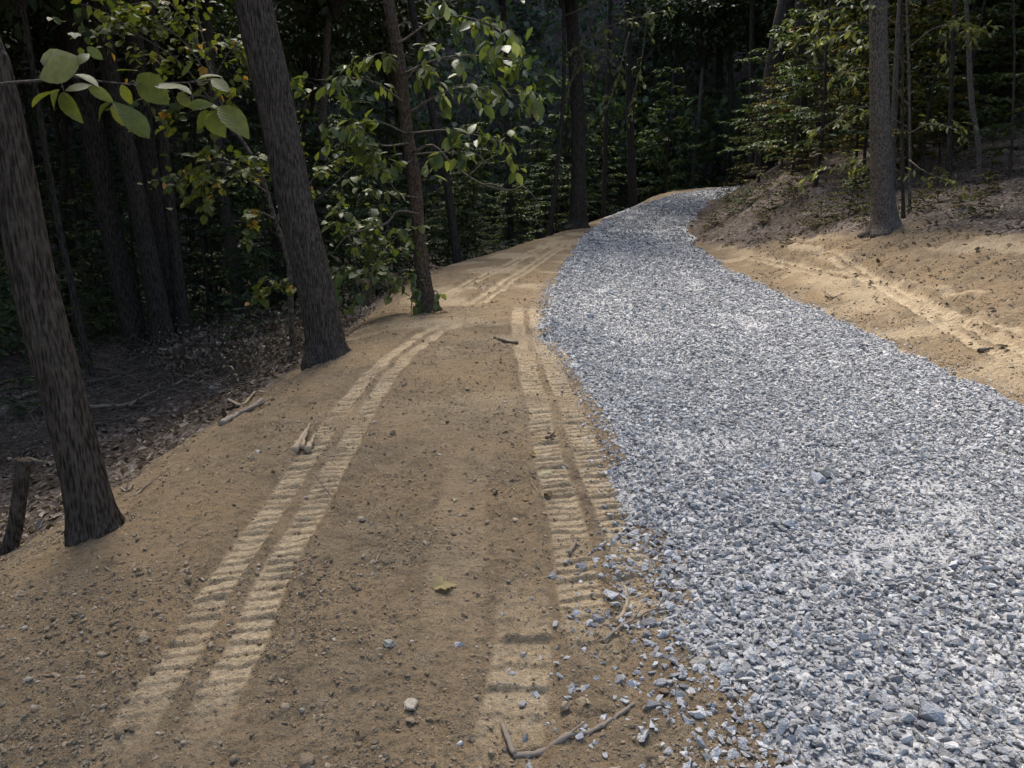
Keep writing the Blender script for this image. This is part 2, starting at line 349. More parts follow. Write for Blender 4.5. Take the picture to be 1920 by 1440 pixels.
def spline(pts, n):
    pts = np.asarray(pts, float); m = len(pts)
    if m == 2: return pts[0] + (pts[1] - pts[0]) * np.linspace(0, 1, n)[:, None]
    seg = np.concatenate([[0], np.cumsum(np.linalg.norm(np.diff(pts[:, :3], axis=0), axis=1))]); u = np.linspace(0, seg[-1], n)
    ext = np.vstack([2 * pts[0] - pts[1], pts, 2 * pts[-1] - pts[-2]]); out = np.empty((n, pts.shape[1]))
    for i, s in enumerate(u):
        k = min(np.searchsorted(seg, s, side='right') - 1, m - 2); t = (s - seg[k]) / max(seg[k + 1] - seg[k], 1e-9)
        p0, p1, p2, p3 = ext[k], ext[k + 1], ext[k + 2], ext[k + 3]
        out[i] = .5 * (2 * p1 + (p2 - p0) * t + (2 * p0 - 5 * p1 + 4 * p2 - p3) * t * t + (3 * p1 - p0 - 3 * p2 + p3) * t ** 3)
    return out
def tube(path, rad, nseg=6, ridge=0.0, seed=0, cap=True, ridgek=4.0, lobes=None):
    path = np.asarray(path, float); n = len(path); rad = np.broadcast_to(rad, (n,)).astype(float)
    tan = np.gradient(path, axis=0); tan /= np.linalg.norm(tan, axis=1)[:, None] + 1e-12
    ref = np.array([1., 0, 0]) if abs(tan[0][0]) < .8 else np.array([0, 1., 0])
    a = np.cross(tan, ref); a /= np.linalg.norm(a, axis=1)[:, None]; b = np.cross(tan, a)
    th = np.arange(nseg) / nseg * 2 * math.pi
    c, s = np.cos(th), np.sin(th)
    rr = np.repeat(rad[:, None], nseg, 1)
    if ridge:
        L = np.concatenate([[0], np.cumsum(np.linalg.norm(np.diff(path, axis=0), axis=1))])[:, None]
        k = ridgek
        nn = vn(c[None] * k + L * .5 + 5, s[None] * k - L * .35, seed) + .6 * vn(c[None] * k * 2.3 + L * 1.1, s[None] * k * 2.3 + L * .9, seed + 1) + .4 * vn(c[None] * 1.2 + L * .8, s[None] * 1.2 + L, seed + 2)
        rr = rr * (1 + ridge * nn)
    if lobes is not None: rr = rr * (1 + lobes[:, None] * (.5 + .6 * np.cos(th * 4 + seed)[None] + .45 * np.cos(th * 7 + 2 * seed)[None]))
    V = path[:, None] + (a[:, None] * c[None, :, None] + b[:, None] * s[None, :, None]) * rr[:, :, None]
    V = V.reshape(-1, 3); i = np.arange(n - 1)[:, None] * nseg; j = np.arange(nseg)[None]; j2 = (j + 1) % nseg
    q = np.stack([i + j, i + j2, i + nseg + j2, i + nseg + j], -1).reshape(-1, 4)
    F = np.concatenate([q[:, [0, 1, 2]], q[:, [0, 2, 3]]])
    if cap:
        k = len(V); V = np.vstack([V, path[0], path[-1]]); jj = np.arange(nseg); j2 = (jj + 1) % nseg
        F = np.concatenate([F, np.stack([np.full(nseg, k), j2, jj], 1), np.stack([np.full(nseg, k + 1), (n - 1) * nseg + jj, (n - 1) * nseg + j2], 1)])
    return V, F
def unit(v):
    v = np.asarray(v, float); return v / (np.linalg.norm(v, axis=-1, keepdims=True) + 1e-12)
def leaf_cloud(p, d, nrm, L, W, fold=.18, simple=False):
    """many leaves: p base points, d direction to the tip, nrm upper side, L lengths, W widths"""
    d = unit(d); s = unit(np.cross(d, nrm)); n = np.cross(s, d); L = L[:, None]; W = W[:, None]
    k = len(p)
    if simple:
        v = np.stack([p, p + d * L * .5 + s * W * .5 + n * W * fold, p + d * L - n * L * .08, p + d * L * .5 - s * W * .5 + n * W * fold], 1).reshape(-1, 3)
        f = (np.arange(k)[:, None, None] * 4 + np.array([[0, 1, 2], [0, 2, 3]])[None]).reshape(-1, 3)
    else:
        dr = -n * L
        v = np.stack([p, p + d * L * .32 + s * W * .46 + n * W * fold, p + d * L * .68 + s * W * .36 + n * W * fold * .7 + dr * .05,
                      p + d * L + dr * .14, p + d * L * .68 - s * W * .36 + n * W * fold * .7 + dr * .05, p + d * L * .32 - s * W * .46 + n * W * fold], 1).reshape(-1, 3)
        f = (np.arange(k)[:, None, None] * 6 + np.array([[0, 1, 2], [0, 2, 3], [0, 3, 4], [0, 4, 5]])[None]).reshape(-1, 3)
    return v, f
def rnd_unit(n): return unit(rng.normal(size=(n, 3)))

# ------------------------------------------------------------------ ground sheet
def build_ground():
    th = np.concatenate([np.linspace(-50, 50, 600), np.linspace(50, 310, 64)[1:-1]]); th = np.radians(th); nt = len(th)
    r = [1.0]
    while r[-1] < 420:
        a = r[-1]; r.append(a * (1.012 if a < 1.7 else 1.0024 if a < 9 else 1.0042 if a < 22 else 1.008 if a < 34 else 1.03))
    r = np.array(r); nr = len(r)
    X = r[:, None] * np.sin(th)[None]; Y = r[:, None] * np.cos(th)[None]
    x = X.ravel(); y = Y.ravel(); z, dm, comp, road = ground_fields(x, y)
    V = np.stack([x, y, z], 1); c0 = len(V)
    V = np.vstack([V, [0, 0, float(base(np.array([0.]), np.array([0.]))[0])]])
    i = np.arange(nr - 1)[:, None] * nt; j = np.arange(nt)[None]; j2 = (j + 1) % nt
    q = np.stack([i + j, i + nt + j, i + nt + j2, i + j2], -1).reshape(-1, 4)
    jj = np.arange(nt); cf = np.stack([np.full(nt, c0), jj, (jj + 1) % nt], 1)
    F = np.concatenate([q[:, [0, 1, 2]], q[:, [0, 2, 3]], cf])
    F = F[:, ::-1]
    me = new_mesh('ground', V, np.ascontiguousarray(F), 'ground', True)
    for nm, a in (('dirt', dm), ('compact_shade', comp)):
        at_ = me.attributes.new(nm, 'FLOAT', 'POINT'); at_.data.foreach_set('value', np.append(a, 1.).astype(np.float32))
    return tag(obj('ground', me), kind='structure')
build_ground()

# ------------------------------------------------------------------ gravel road: a raised sheet of fines, stones laid on it
def road_fields(x, y):
    u = (x - XL(y)) / (XR(y) - XL(y))
    e = np.minimum(x - XL(y), XR(y) - x) + .09 * fbm(x, y, 2.0, 4, 55)
    z = P(y) + .03 * sstep(-.1, .35, e) - .07 * (1 - sstep(-.22, .03, e))
    z = z + .018 * fbm(x, y, .9, 3, 60) + .012 * fbm(x, y, 3.2, 2, 61)
    for c in (.27, .68): z = z - .028 * np.exp(-((u - c - .03 * np.sin(y * .35)) / .085) ** 2)
    z = z + .022 * np.exp(-((u - .48) / .10) ** 2)
    f = .5 * sstep(.3, .9, fbm(x, y, .75, 3, 66) - .0) * sstep(2, 5, y)
    for (px, py, rx, ry) in ((1790, 985, .30, .38), (1730, 930, .35, .2), (1690, 1020, .3, .22), (1620, 1060, .3, .14), (1210, 700, .5, .2), (1770, 1040, .3, .14)):
        q = onP(px, py); f = np.maximum(f, .62 * np.exp(-(((x - q[0]) / rx) ** 2 + ((y - q[1]) / ry) ** 2) * 1.4))
    for c in (.27, .68): f = np.maximum(f, .6 * np.exp(-((u - c - .03 * np.sin(y * .35)) / .07) ** 2) * sstep(-.2, .5, fbm(x, y, 1.2, 3, 67) + .25) * sstep(6, 12, y))
    return z, e, np.clip(f, 0, 1)
def build_road():
    ys = [-8.0]
    while ys[-1] < 75: ys.append(ys[-1] + max(.035, .006 * abs(ys[-1])))
    ys = np.array(ys); nu = 90; u = np.linspace(-.14, 1.14, nu)
    Y = np.repeat(ys[:, None], nu, 1); X = XL(Y) + (XR(Y) - XL(Y)) * u[None]
    x, y = X.ravel(), Y.ravel(); z, e, f = road_fields(x, y)
    i = np.arange(len(ys) - 1)[:, None] * nu; j = np.arange(nu - 1)[None]
    F = np.stack([i + j, i + j + 1, i + nu + j + 1, i + nu + j], -1).reshape(-1, 4)
    me = new_mesh('gravel_road', np.stack([x, y, z], 1), F, 'road', True)
    a = me.attributes.new('fines', 'FLOAT', 'POINT'); a.data.foreach_set('value', f.astype(np.float32))
    return tag(obj('gravel_road', me), kind='structure')
build_road()

def stone_mesh(name, mat, seed, flat=.6, npts=11, smooth=False):
    r = np.random.default_rng(seed); bm = bmesh.new()
    p = unit(r.normal(size=(npts, 3))) * r.uniform(.75, 1.1, (npts, 1)) * np.array([1, r.uniform(.6, .9), flat * r.uniform(.7, 1.1)]) * .5
    for v in p: bm.verts.new(v)
    h = bmesh.ops.convex_hull(bm, input=bm.verts[:])
    bmesh.ops.delete(bm, geom=list({g for g in h['geom_interior'] + h['geom_unused'] if isinstance(g, bmesh.types.BMVert)}), context='VERTS')
    if smooth:
        bmesh.ops.subdivide_edges(bm, edges=bm.edges[:], cuts=1, use_grid_fill=True, smooth=.6)
        for f in bm.faces: f.smooth = True
    me = bpy.data.meshes.new(name); bm.to_mesh(me); bm.free(); me.materials.append(M[mat]); return me
def protos(name, n, mat, seed, **kw):
    col = bpy.data.collections.new(name)
    for i in range(n):
        o = bpy.data.objects.new(name, stone_mesh(name, mat, seed + i, **kw)); col.objects.link(o)
    return col
def scatter(name, pts, rot, scl, idx, col):
    me = bpy.data.meshes.new(name); me.vertices.add(len(pts)); me.vertices.foreach_set('co', pts.astype(np.float32).ravel())
    a = me.attributes.new('rot', 'FLOAT_VECTOR', 'POINT'); a.data.foreach_set('vector', rot.astype(np.float32).ravel())
    a = me.attributes.new('scl', 'FLOAT_VECTOR', 'POINT'); a.data.foreach_set('vector', scl.astype(np.float32).ravel())
    a = me.attributes.new('idx', 'INT', 'POINT'); a.data.foreach_set('value', idx.astype(np.int32))
    o = obj(name, me); g = bpy.data.node_groups.new(name, 'GeometryNodeTree')
    g.interface.new_socket('Geometry', in_out='INPUT', socket_type='NodeSocketGeometry'); g.interface.new_socket('Geometry', in_out='OUTPUT', socket_type='NodeSocketGeometry')
    gi = g.nodes.new('NodeGroupInput'); go = g.nodes.new('NodeGroupOutput'); ip = g.nodes.new('GeometryNodeInstanceOnPoints')
    ci = g.nodes.new('GeometryNodeCollectionInfo'); ci.inputs['Collection'].default_value = col; ci.inputs['Separate Children'].default_value = True; ci.inputs['Reset Children'].default_value = True
    def na(nm, t):
        n = g.nodes.new('GeometryNodeInputNamedAttribute'); n.data_type = t; n.inputs['Name'].default_value = nm; return n.outputs[0]
    L = g.links.new; L(gi.outputs[0], ip.inputs['Points']); L(ci.outputs[0], ip.inputs['Instance']); ip.inputs['Pick Instance'].default_value = True
    L(na('idx', 'INT'), ip.inputs['Instance Index']); L(na('rot', 'FLOAT_VECTOR'), ip.inputs['Rotation']); L(na('scl', 'FLOAT_VECTOR'), ip.inputs['Scale'])
    L(ip.outputs[0], go.inputs[0])
    md = o.modifiers.new('scatter', 'NODES'); md.node_group = g
    return tag(o, kind='stuff')
def scatter_points(x, y, z, size, tilt, flat=(.8, 1.2), nproto=8):
    n = len(x); rot = np.stack([rng.normal(0, tilt, n), rng.normal(0, tilt, n), rng.uniform(0, 6.283, n)], 1)
    scl = size[:, None] * rng.uniform(flat[0], flat[1], (n, 3)); return np.stack([x, y, z], 1), rot, scl, rng.integers(0, nproto, n)
def build_gravel():
    col = protos('gravel_stone', 10, 'gravel', 100, flat=.62)
    xs, ys, ss = [], [], []
    for y0, y1, dens, s0 in ((-.5, 3.2, 3000, .0235), (3.2, 5, 2900, .0235), (5, 8, 2300, .025), (8, 12, 1400, .030), (12, 18, 700, .040), (18, 27, 330, .052), (27, 54, 120, .075)):
        A = (y1 - y0) * 5.2; n = int(A * dens); y = rng.uniform(y0, y1, n); u = rng.uniform(-.10, 1.08, n)
        x = XL(y) + (XR(y) - XL(y)) * u; keep = np.abs(x) < .72 * y + 2.2
        xs.append(x[keep]); ys.append(y[keep]); ss.append(s0 * np.clip(rng.lognormal(0, .45, keep.sum()), .3, 2.6))
    x, y, s = map(np.concatenate, (xs, ys, ss))
    z, e, f = road_fields(x, y)
    edgep = sstep(-.16, .14, e)
    keep = rng.random(len(x)) < edgep * (1 - .8 * f); x, y, s, z, f = x[keep], y[keep], s[keep], z[keep], f[keep]
    s = s * (1 - .45 * f)
    z = np.maximum(z, base(x, y) - .006) + s * rng.uniform(.05, .42, len(x)) 
    # stones strewn over the dirt beside the near part of the road
    n = 2300; yy = rng.uniform(1.3, 6.5, n); xx = XL(yy) - np.abs(rng.normal(0, .36, n)) * sstep(5.0, 2.2, yy) + .05
    g, _, _, _ = ground_fields(xx, yy); s2 = .028 * np.clip(rng.lognormal(0, .45, n), .4, 2.4)
    x = np.append(x, xx); y = np.append(y, yy); z = np.append(z, g + s2 * .12); s = np.append(s, s2)
    n = 5000; yy = 1.0 + 16 * rng.random(n); side = rng.random(n) < .7
    xx = np.where(side, XL(yy) - np.abs(rng.normal(0, .11, n)), XR(yy) + np.abs(rng.normal(0, .18, n)))
    g, _, _, _ = ground_fields(xx, yy); s2 = .020 * np.clip(rng.lognormal(0, .5, n), .3, 2)
    x = np.append(x, xx); y = np.append(y, yy); z = np.append(z, g + s2 * .1); s = np.append(s, s2)
    o = scatter('gravel', *scatter_points(x, y, z, s, .38, (.75, 1.3), 10), col)
    tag(o, 'loose grey crushed limestone covering the driveway', 'gravel')
build_gravel()
def build_clods():
    col = protos('soil_clod', 5, 'clod', 300, flat=.7, npts=14); colp = protos('tan_pebble', 5, 'pebble', 320, flat=.6, npts=16, smooth=True)
    n = 190000; r = 1.6 * (19 / 1.6) ** rng.random(n); th = rng.uniform(-.82, .82, n)
    r2 = rng.uniform(7.5, 23, 45000); th2 = rng.uniform(.3, .75, 45000); r = np.append(r, r2); th = np.append(th, th2)
    x = r * np.sin(th); y = r * np.cos(th)
    ok = (x < XL(y) - .02) & (x > XS(y) - 1.2) | (x > XR(y) + .05) & (x < XR(y) + BW(y) + .5); x, y, r = x[ok], y[ok], r[ok]
    z, dm, cp, rd = ground_fields(x, y); clump = sstep(-.35, .5, fbm(x, y, 2.2, 3, 140))
    keep = rng.random(len(x)) < dm * np.clip(1 - 1.4 * cp, .04, 1) * (.25 + .75 * clump); x, y, z, r = x[keep], y[keep], z[keep], r[keep]
    s = .0078 * np.clip(rng.lognormal(0, .6, len(x)), .4, 4) * (.8 + .08 * r) * np.where(x > XR(y), 1.05, 1.0)
    z = z + s * .12; peb = rng.random(len(x)) < .16
    tag(scatter('soil_clods', *scatter_points(x[~peb], y[~peb], z[~peb], s[~peb], .5, (.7, 1.3), 5), col), 'crumbs and clods of loose brown soil on the graded dirt', 'soil')
    tag(scatter('fine_pebbles', *scatter_points(x[peb], y[peb], z[peb], s[peb] * 1.15, .3, (.7, 1.3), 5), colp), 'small tan pebbles in the graded dirt', 'pebbles')
build_clods()
def build_litter():
    n = 90000; r = 2.2 * (34 / 2.2) ** rng.random(n); th = rng.uniform(-.85, .85, n); x = r * np.sin(th); y = r * np.cos(th)
    z, dm, cp, rd = ground_fields(x, y); keep = ((rng.random(n) > dm) & (dm < .9) | (x > XR(y) + .8) & (rng.random(n) < .10)) & (rd < .1) & (rng.random(n) < np.where(x > 0, .95, .8)); x, y, z = x[keep], y[keep], z[keep]; n = len(x)
    d = rnd_unit(n); d[:, 2] *= .35; nr = rnd_unit(n) * .45 + np.array([0, 0, 1]); L = rng.uniform(.035, .085, n) * (1 + .035 * y)
    v, f = leaf_cloud(np.stack([x, y, z + .006], 1), d, nr, L, L * .6, .25)
    tag(obj('leaf_litter', new_mesh('leaf_litter', v, f, 'litter')), 'brown dead leaves carpeting the forest floor', 'leaf litter', kind='stuff')
build_litter()
# ------------------------------------------------------------------ leaf meshes shared by all single leaves (unit length along +Y, upper side +Z)
def leaf_outline(name, mat, pts, fold=.22, droop=.16, curl=0.0):
    """pts: right-hand outline (x, y) from base to tip; mirrored and folded along the midrib"""
    n = len(pts); V = []; F = []
    for x, y in pts: V.append((0, y, -droop * y * y))
    for x, y in pts: V.append((x, y, -droop * y * y + fold * x - curl * x * x))
    for x, y in pts: V.append((-x, y, -droop * y * y + fold * x - curl * x * x))
    for i in range(n - 1):
        F += [(i, n + i, n + i + 1, i + 1), (i, i + 1, 2 * n + i + 1, 2 * n + i)]
    me = new_mesh(name, V, F, mat, True); return me
OVATE = [(0, 0), (.10, .07), (.22, .22), (.29, .42), (.27, .62), (.17, .82), (.06, .95), (0.004, 1)]
OBOV = [(0, 0), (.05, .1), (.13, .3), (.22, .55), (.24, .72), (.15, .9), (.004, 1)]
LANCE = [(0, 0), (.06, .1), (.15, .3), (.17, .5), (.12, .75), (.004, 1)]
HEART = [(0, .02), (.22, -.06), (.40, .12), (.42, .38), (.30, .66), (.12, .88), (.004, 1)]
def maple_mesh(name, mat):
    P_ = [(0, 0), (.10, -.05), (.30, .02), (.28, .12), (.52, .30), (.40, .40), (.46, .55), (.25, .52), (.22, .66), (.13, .80), (0, 1.0)]
    V = [(0, .38, .03)]; 
    right = [(x, y, .18 * x - .10 * y * y - .25 * x * x) for x, y in P_]; left = [(-x, y, z) for x, y, z in right[1:-1]]
    ring = right + left[::-1]; V += ring; n = len(ring)
    F = [(0, 1 + i, 1 + (i + 1) % n) for i in range(n)]
    return new_mesh(name, V, F, mat)
LEAF = dict(big=[leaf_outline('leaf', 'leaf_big', OVATE, .16, .12, .2), leaf_outline('leaf', 'leaf_big', OVATE, .28, .28), leaf_outline('leaf', 'leaf_big', OBOV, .4, .35, .5), leaf_outline('leaf', 'leaf_big', HEART, .1, .3, .6)],
            maple=[maple_mesh('leaf', 'leaf_maple')],
            pawpaw=[leaf_outline('leaf', 'leaf_pawpaw', OBOV, .2, .25), leaf_outline('leaf', 'leaf_pawpaw', OVATE, .25, .12)],
            heart=[leaf_outline('leaf', 'leaf_pawpaw', HEART, .15, .2)],
            spray=[leaf_outline('leaf', 'leaf_spray', LANCE, .2, .2), leaf_outline('leaf', 'leaf_spray', OVATE, .2, .2)])
def put_leaf(root, me, p, d, nrm, L, wide=1.0, name='leaf'):
    d = unit(d); s = unit(np.cross(d, nrm)); n = np.cross(s, d)
    o = bpy.data.objects.new(name, me); C.objects.link(o)
    o.parent = root
    m = Matrix(((s[0] * L * wide, d[0] * L, n[0] * L, p[0]), (s[1] * L * wide, d[1] * L, n[1] * L, p[1]), (s[2] * L * wide, d[2] * L, n[2] * L, p[2]), (0, 0, 0, 1)))
    o.matrix_local = m
    return o
EXTRA = {}
def finish_extra(root, mat, wide=.6):
    P_, D_, N_, L_ = (np.concatenate([e[i] for e in EXTRA[root.name]]) for i in range(4))
    v, f = leaf_cloud(P_, D_, N_, L_, L_ * wide, .15); tag(obj('foliage', new_mesh('foliage', v, f, mat), root), kind='stuff')
def leafy_branch(root, path, r0, r1, kind, L, ntwig, nleaf, twig_len, droop=.35, spread=1.0, u0=.3, mat='twig', flat=.5, name='branch', limit=300, extra=0.):
    path = spline(np.asarray(path, float), 14); parts = [tube(path, np.linspace(r0, r1, 14), 5)]
    loc = np.array(root.location); n = 0; br = obj(name, bpy.data.meshes.new(name), root)
    for k in range(ntwig):
        u = u0 + (1 - u0) * (k + rng.random()) / ntwig; f = u * 13; i = min(int(f), 12); p0 = path[i] + (path[i + 1] - path[i]) * (f - i)
        tg = unit(path[min(i + 2, 13)] - path[max(i - 1, 0)]); side = rnd_unit(1)[0]; side[2] *= flat
        dr = unit(tg * .7 + side * spread); ln = twig_len * rng.uniform(.5, 1.2)
        end = p0 + dr * ln - np.array([0, 0, .25 * ln * rng.random()]); mid = (p0 + end) / 2 + np.array([0, 0, .08 * ln])
        tw = spline([p0, mid, end], 5); parts.append(tube(tw, np.linspace(r1 * .8, r1 * .35, 5), 3, cap=False))
        for j in range(nleaf):
            if n >= limit: break
            v = .3 + .7 * (j + rng.random()) / nleaf; g = v * 4; a = min(int(g), 3); q = tw[a] + (tw[a + 1] - tw[a]) * (g - a)
            sd = np.cross(dr, [0, 0, 1]) * (1 if j % 2 else -1)
            d = dr * rng.uniform(.2, .9) + sd * rng.uniform(.3, .9) + rnd_unit(1)[0] * .35 + np.array([0, 0, -droop * rng.uniform(.4, 1.8)])
            nr = np.array([0, 0, 1.]) + rnd_unit(1)[0] * .55 + np.array([0, -.25, 0])
            put_leaf(br, LEAF[kind][rng.integers(len(LEAF[kind]))], q - loc, d, nr, L * rng.uniform(.6, 1.25)); n += 1
        if extra:
            k2 = int(nleaf * extra); uu = rng.random(k2)[:, None] * 1.1; q2 = p0 + (end - p0) * uu + rng.normal(size=(k2, 3)) * ln * .22
            EXTRA.setdefault(root.name, []).append((q2 - loc, dr * .5 + rng.normal(size=(k2, 3)) * .6 + np.array([0, 0, -droop]), np.array([0, -.2, 1.]) + rng.normal(size=(k2, 3)) * .4, L * rng.uniform(.5, 1.1, k2), kind))
    v, f = tri_join(parts); me = new_mesh(name, v - loc, f, mat, True); br.data = me; return n
def bare_branch(root, path, r0, r1, forks=(), mat='twig', name='branch'):
    path = spline(np.asarray(path, float), 18); parts = [tube(path, np.linspace(r0, r1, 18), 5)]
    for (u, vec) in forks:
        p = path[int(u * 17)]; vec = np.asarray(vec, float); parts.append(tube(spline([p, p + vec * .5 + np.array([0, 0, .04]), p + vec], 6), np.linspace(r1 * 1.3, r1 * .5, 6), 4))
    v, f = tri_join(parts); return obj(name, new_mesh(name, v - np.array(root.location), f, mat, True), root)

# ------------------------------------------------------------------ canopy crowns and whole-tree prototypes
def crown_proto(seed, rx, rz, n, L):
    r = np.random.default_rng(seed); K = 46
    cen = unit(r.normal(size=(K, 3))) * (r.random((K, 1)) ** .45) * np.array([rx, rx, rz]) * .85; cen[:, 2] -= .1 * (cen[:, 0] ** 2 + cen[:, 1] ** 2) / rx
    k = r.integers(0, K, n); p = cen[k] + r.normal(size=(n, 3)) * np.array([.62, .62, .36]) * rx / 3.4
    out = unit(p) * np.array([1, 1, .1]) + r.normal(size=(n, 3)) * .5; out[:, 2] -= .35
    nr = np.array([0, 0, 1]) + r.normal(size=(n, 3)) * .45; l = L * r.uniform(.6, 1.4, n)
    v, f = leaf_cloud(p, out, nr, l, l * .62, .12, True)
    bp = []
    for i in range(0, K, 2): bp.append(tube(spline([(0, 0, -rz * .95), cen[i] * .45 + np.array([0, 0, -rz * .25]), cen[i]], 6), np.linspace(.075, .012, 6), 4, cap=False))
    return new_mesh('crown', v, f, 'canopy'), new_mesh('limbs', *tri_join(bp), 'bark_dark', True)
CROWN = [crown_proto(900 + i, 3.6, 4.6, 4200, .30) for i in range(3)]
def understory_proto(seed, h, nb, L, mat, blen=1.7, nleaf=24, start=.18, bark='bark_dark'):
    r = np.random.default_rng(seed); lean = r.normal(size=2) * .12
    tp = np.array([[lean[0] * z * .5 + .06 * math.sin(z * 1.3 + seed), lean[1] * z * .5 + .06 * math.cos(z * 1.1 + seed), z] for z in np.linspace(-.15, h, 12)])
    parts = [tube(tp, np.linspace(.045 * h / 5, .008, 12), 6, cap=False)]; P_, D_, N_, L_ = [], [], [], []
    for b in range(nb):
        u = start + (1 - start) * (b + r.random()) / nb; p0 = tp[min(int(u * 11), 11)]; az = b * 2.4 + r.normal() * .5
        ln = blen * (1.15 - .75 * u) * r.uniform(.6, 1.2); rise = .35 * ln * r.uniform(.2, 1)
        d = np.array([math.cos(az), math.sin(az), 0]); e = p0 + d * ln + np.array([0, 0, rise * .5]); mid = p0 + d * ln * .5 + np.array([0, 0, rise])
        br = spline([p0, mid, e], 7); parts.append(tube(br, np.linspace(.014, .004, 7), 3, cap=False))
        for t in range(4):
            q0 = br[2 + t] if t < 4 else br[-1]; sd = np.array([-d[1], d[0], 0]) * (1 if t % 2 else -1)
            td = unit(d * .8 + sd * r.uniform(.3, 1.) + np.array([0, 0, r.normal() * .12])); tl = ln * .42 * r.uniform(.6, 1.1)
            k = nleaf; uu = r.random(k) * 1.05; pp = q0 + td * (tl * uu)[:, None] + np.array([0, 0, -.12]) * (tl * uu ** 2)[:, None]
            s2 = np.cross(td, [0, 0, 1]); sg = np.where(np.arange(k) % 2, 1., -1.)[:, None]
            P_.append(pp); D_.append(td * .6 + s2 * sg * .8 + r.normal(size=(k, 3)) * .25 + np.array([0, 0, -.25])); N_.append(np.array([0, 0, 1.]) + r.normal(size=(k, 3)) * .33); L_.append(L * r.uniform(.55, 1.25, k))
    P_, D_, N_, L_ = map(np.concatenate, (P_, D_, N_, L_)); v, f = leaf_cloud(P_, D_, N_, L_, L_ * .58, .15)
    return new_mesh('trunk', *tri_join(parts), bark, True), new_mesh('crown', v, f, mat)
UNDER = {k: [understory_proto(s0 + i, h, nb, L, mt) for i, (h, nb) in enumerate(((5.2, 30), (7.0, 40), (3.4, 22)))]
         for k, s0, mt, L in (('dark', 500, 'fol_dark', .15), ('blue', 520, 'fol_blue', .155), ('warm', 540, 'fol_warm', .14))}
SHRUB = {k: [understory_proto(600 + i + s0, h, nb, L, mt, bl, 13, .02) for i, (h, nb, bl) in enumerate(((1.3, 22, .8), (.8, 16, .6)))]
         for k, s0, mt, L in (('dark', 0, 'fol_dark', .085), ('warm', 20, 'fol_warm', .075))}
def trunk_proto(seed, r0, h, bark):
    r = np.random.default_rng(seed); z = np.linspace(-.4, h, 40); ph = r.uniform(0, 6, 2); a = r.uniform(.05, .16)
    p = np.stack([a * np.sin(z * .45 + ph[0]) + .02 * z * r.normal(), a * np.sin(z * .38 + ph[1]) + .02 * z * r.normal(), z], 1); p[:, :2] -= p[1, :2]
    rad = r0 * (1 - .62 * np.clip(z / h, 0, 1)) * (1 + .55 * np.exp(-np.clip(z + .1, 0, 9) / .28)); parts = [tube(p, rad, 14, .06, seed)]
    for k in range(5):
        i = r.integers(9, 34); az = r.uniform(0, 6.28); l = r.uniform(.6, 2.0); d = np.array([math.cos(az), math.sin(az), r.uniform(-.1, .5)])
        parts.append(tube(spline([p[i], p[i] + d * l * .5, p[i] + d * l + np.array([0, 0, -.15])], 6), np.linspace(.028, .008, 6), 4))
    return new_mesh('trunk', *tri_join(parts), bark, True), p[-1]
TRUNK = [trunk_proto(700 + i, r0, 12.5, b) for i, (r0, b) in enumerate(((.17, 'bark_dark'), (.24, 'bark_dark'), (.12, 'bark_dark'), (.20, 'bark_oak'), (.14, 'bark_grey')))]
def gz(x, y): return float(base(np.array([x]), np.array([y]))[0])

# ------------------------------------------------------------------ the trees one can tell apart
def main_tree(name, label, pxs, widths, Y, bark, nseg=28, height=11., crown=0, cscale=1.0, ridge=.07, flare=.35, lean=0.0, cat='tree', group=None, sink=.12, z0=None, crown_on=True):
    b = at(*pxs[0], Y); b[2] = gz(b[0], Y) if z0 is None else z0
    pts = [np.append(b, widths[0] / FPX * (Y / FW[1]) * .5)]
    for (px, py), w in zip(pxs[1:], widths[1:]):
        Yk = Y - lean * (pxs[0][1] - py) / 600.; q = at(px, py, Yk)
        if q[2] < b[2] + .05: continue
        dep = (q - EYE) @ FW; pts.append(np.append(q, w / FPX * dep * .5))
    pts = np.array(pts); d = unit(pts[-1, :3] - pts[-2, :3]); top = b[2] + height
    while pts[-1, 2] < top - .01:
        d = unit(d * .75 + np.array([0, 0, .25])); st = min(2.0, top - pts[-1, 2]) / max(d[2], .3)
        pts = np.vstack([pts, np.append(pts[-1, :3] + d * st, pts[-1, 3] * .9)])
    lo = pts[0].copy(); lo[:3] -= unit(pts[1, :3] - pts[0, :3]) * sink; pts = np.vstack([lo, pts])
    L = np.sum(np.linalg.norm(np.diff(pts[:, :3], axis=0), axis=1)); sp = spline(pts, int(max(40, min(260, L / .05))))
    hz = np.clip(sp[:, 2] - b[2], 0, 99); rad = np.maximum(sp[:, 3], .004) * (1 + flare * np.exp(-hz / .16))
    root = empty(name, b); tag(root, label, cat, group)
    v, f = tube(sp[:, :3], rad, nseg, ridge, int(abs(b[0]) * 100) % 97, True, 4. if nseg < 50 else 7., flare * 1.1 * np.exp(-hz / .11))
    obj('trunk', new_mesh('trunk', v - b, f, bark, True), root)
    if crown_on:
        for me, nm in zip(CROWN[crown], ('crown', 'limbs')):
            o = obj(nm, me, root, tuple(sp[-1, :3] - b + np.array([0, 0, 1.2 * cscale]))); o.scale = (cscale,) * 3; o.rotation_euler.z = crown * 1.3
    return root, sp
T1, T1p = main_tree('leaning_tree', 'leaning brown trunk at the far left, rooted in the graded dirt beside the track marks',
    [(182, 1022), (150, 870), (105, 690), (62, 520), (22, 310), (-18, 130), (-60, 0)], [78, 74, 74, 74, 72, 70, 68], 3.95, 'bark_near', 84, 10.5, 0, .7, .055, .2)
T2, T2p = main_tree('oak_tree', 'stout leaning furrowed trunk standing on the edge of the dirt bank',
    [(614, 656), (598, 570), (562, 420), (533, 280), (505, 140), (474, 0)], [68, 66, 66, 66, 68, 70], 9.4, 'bark_oak', 84, 14, 1, .7, .05, .26)
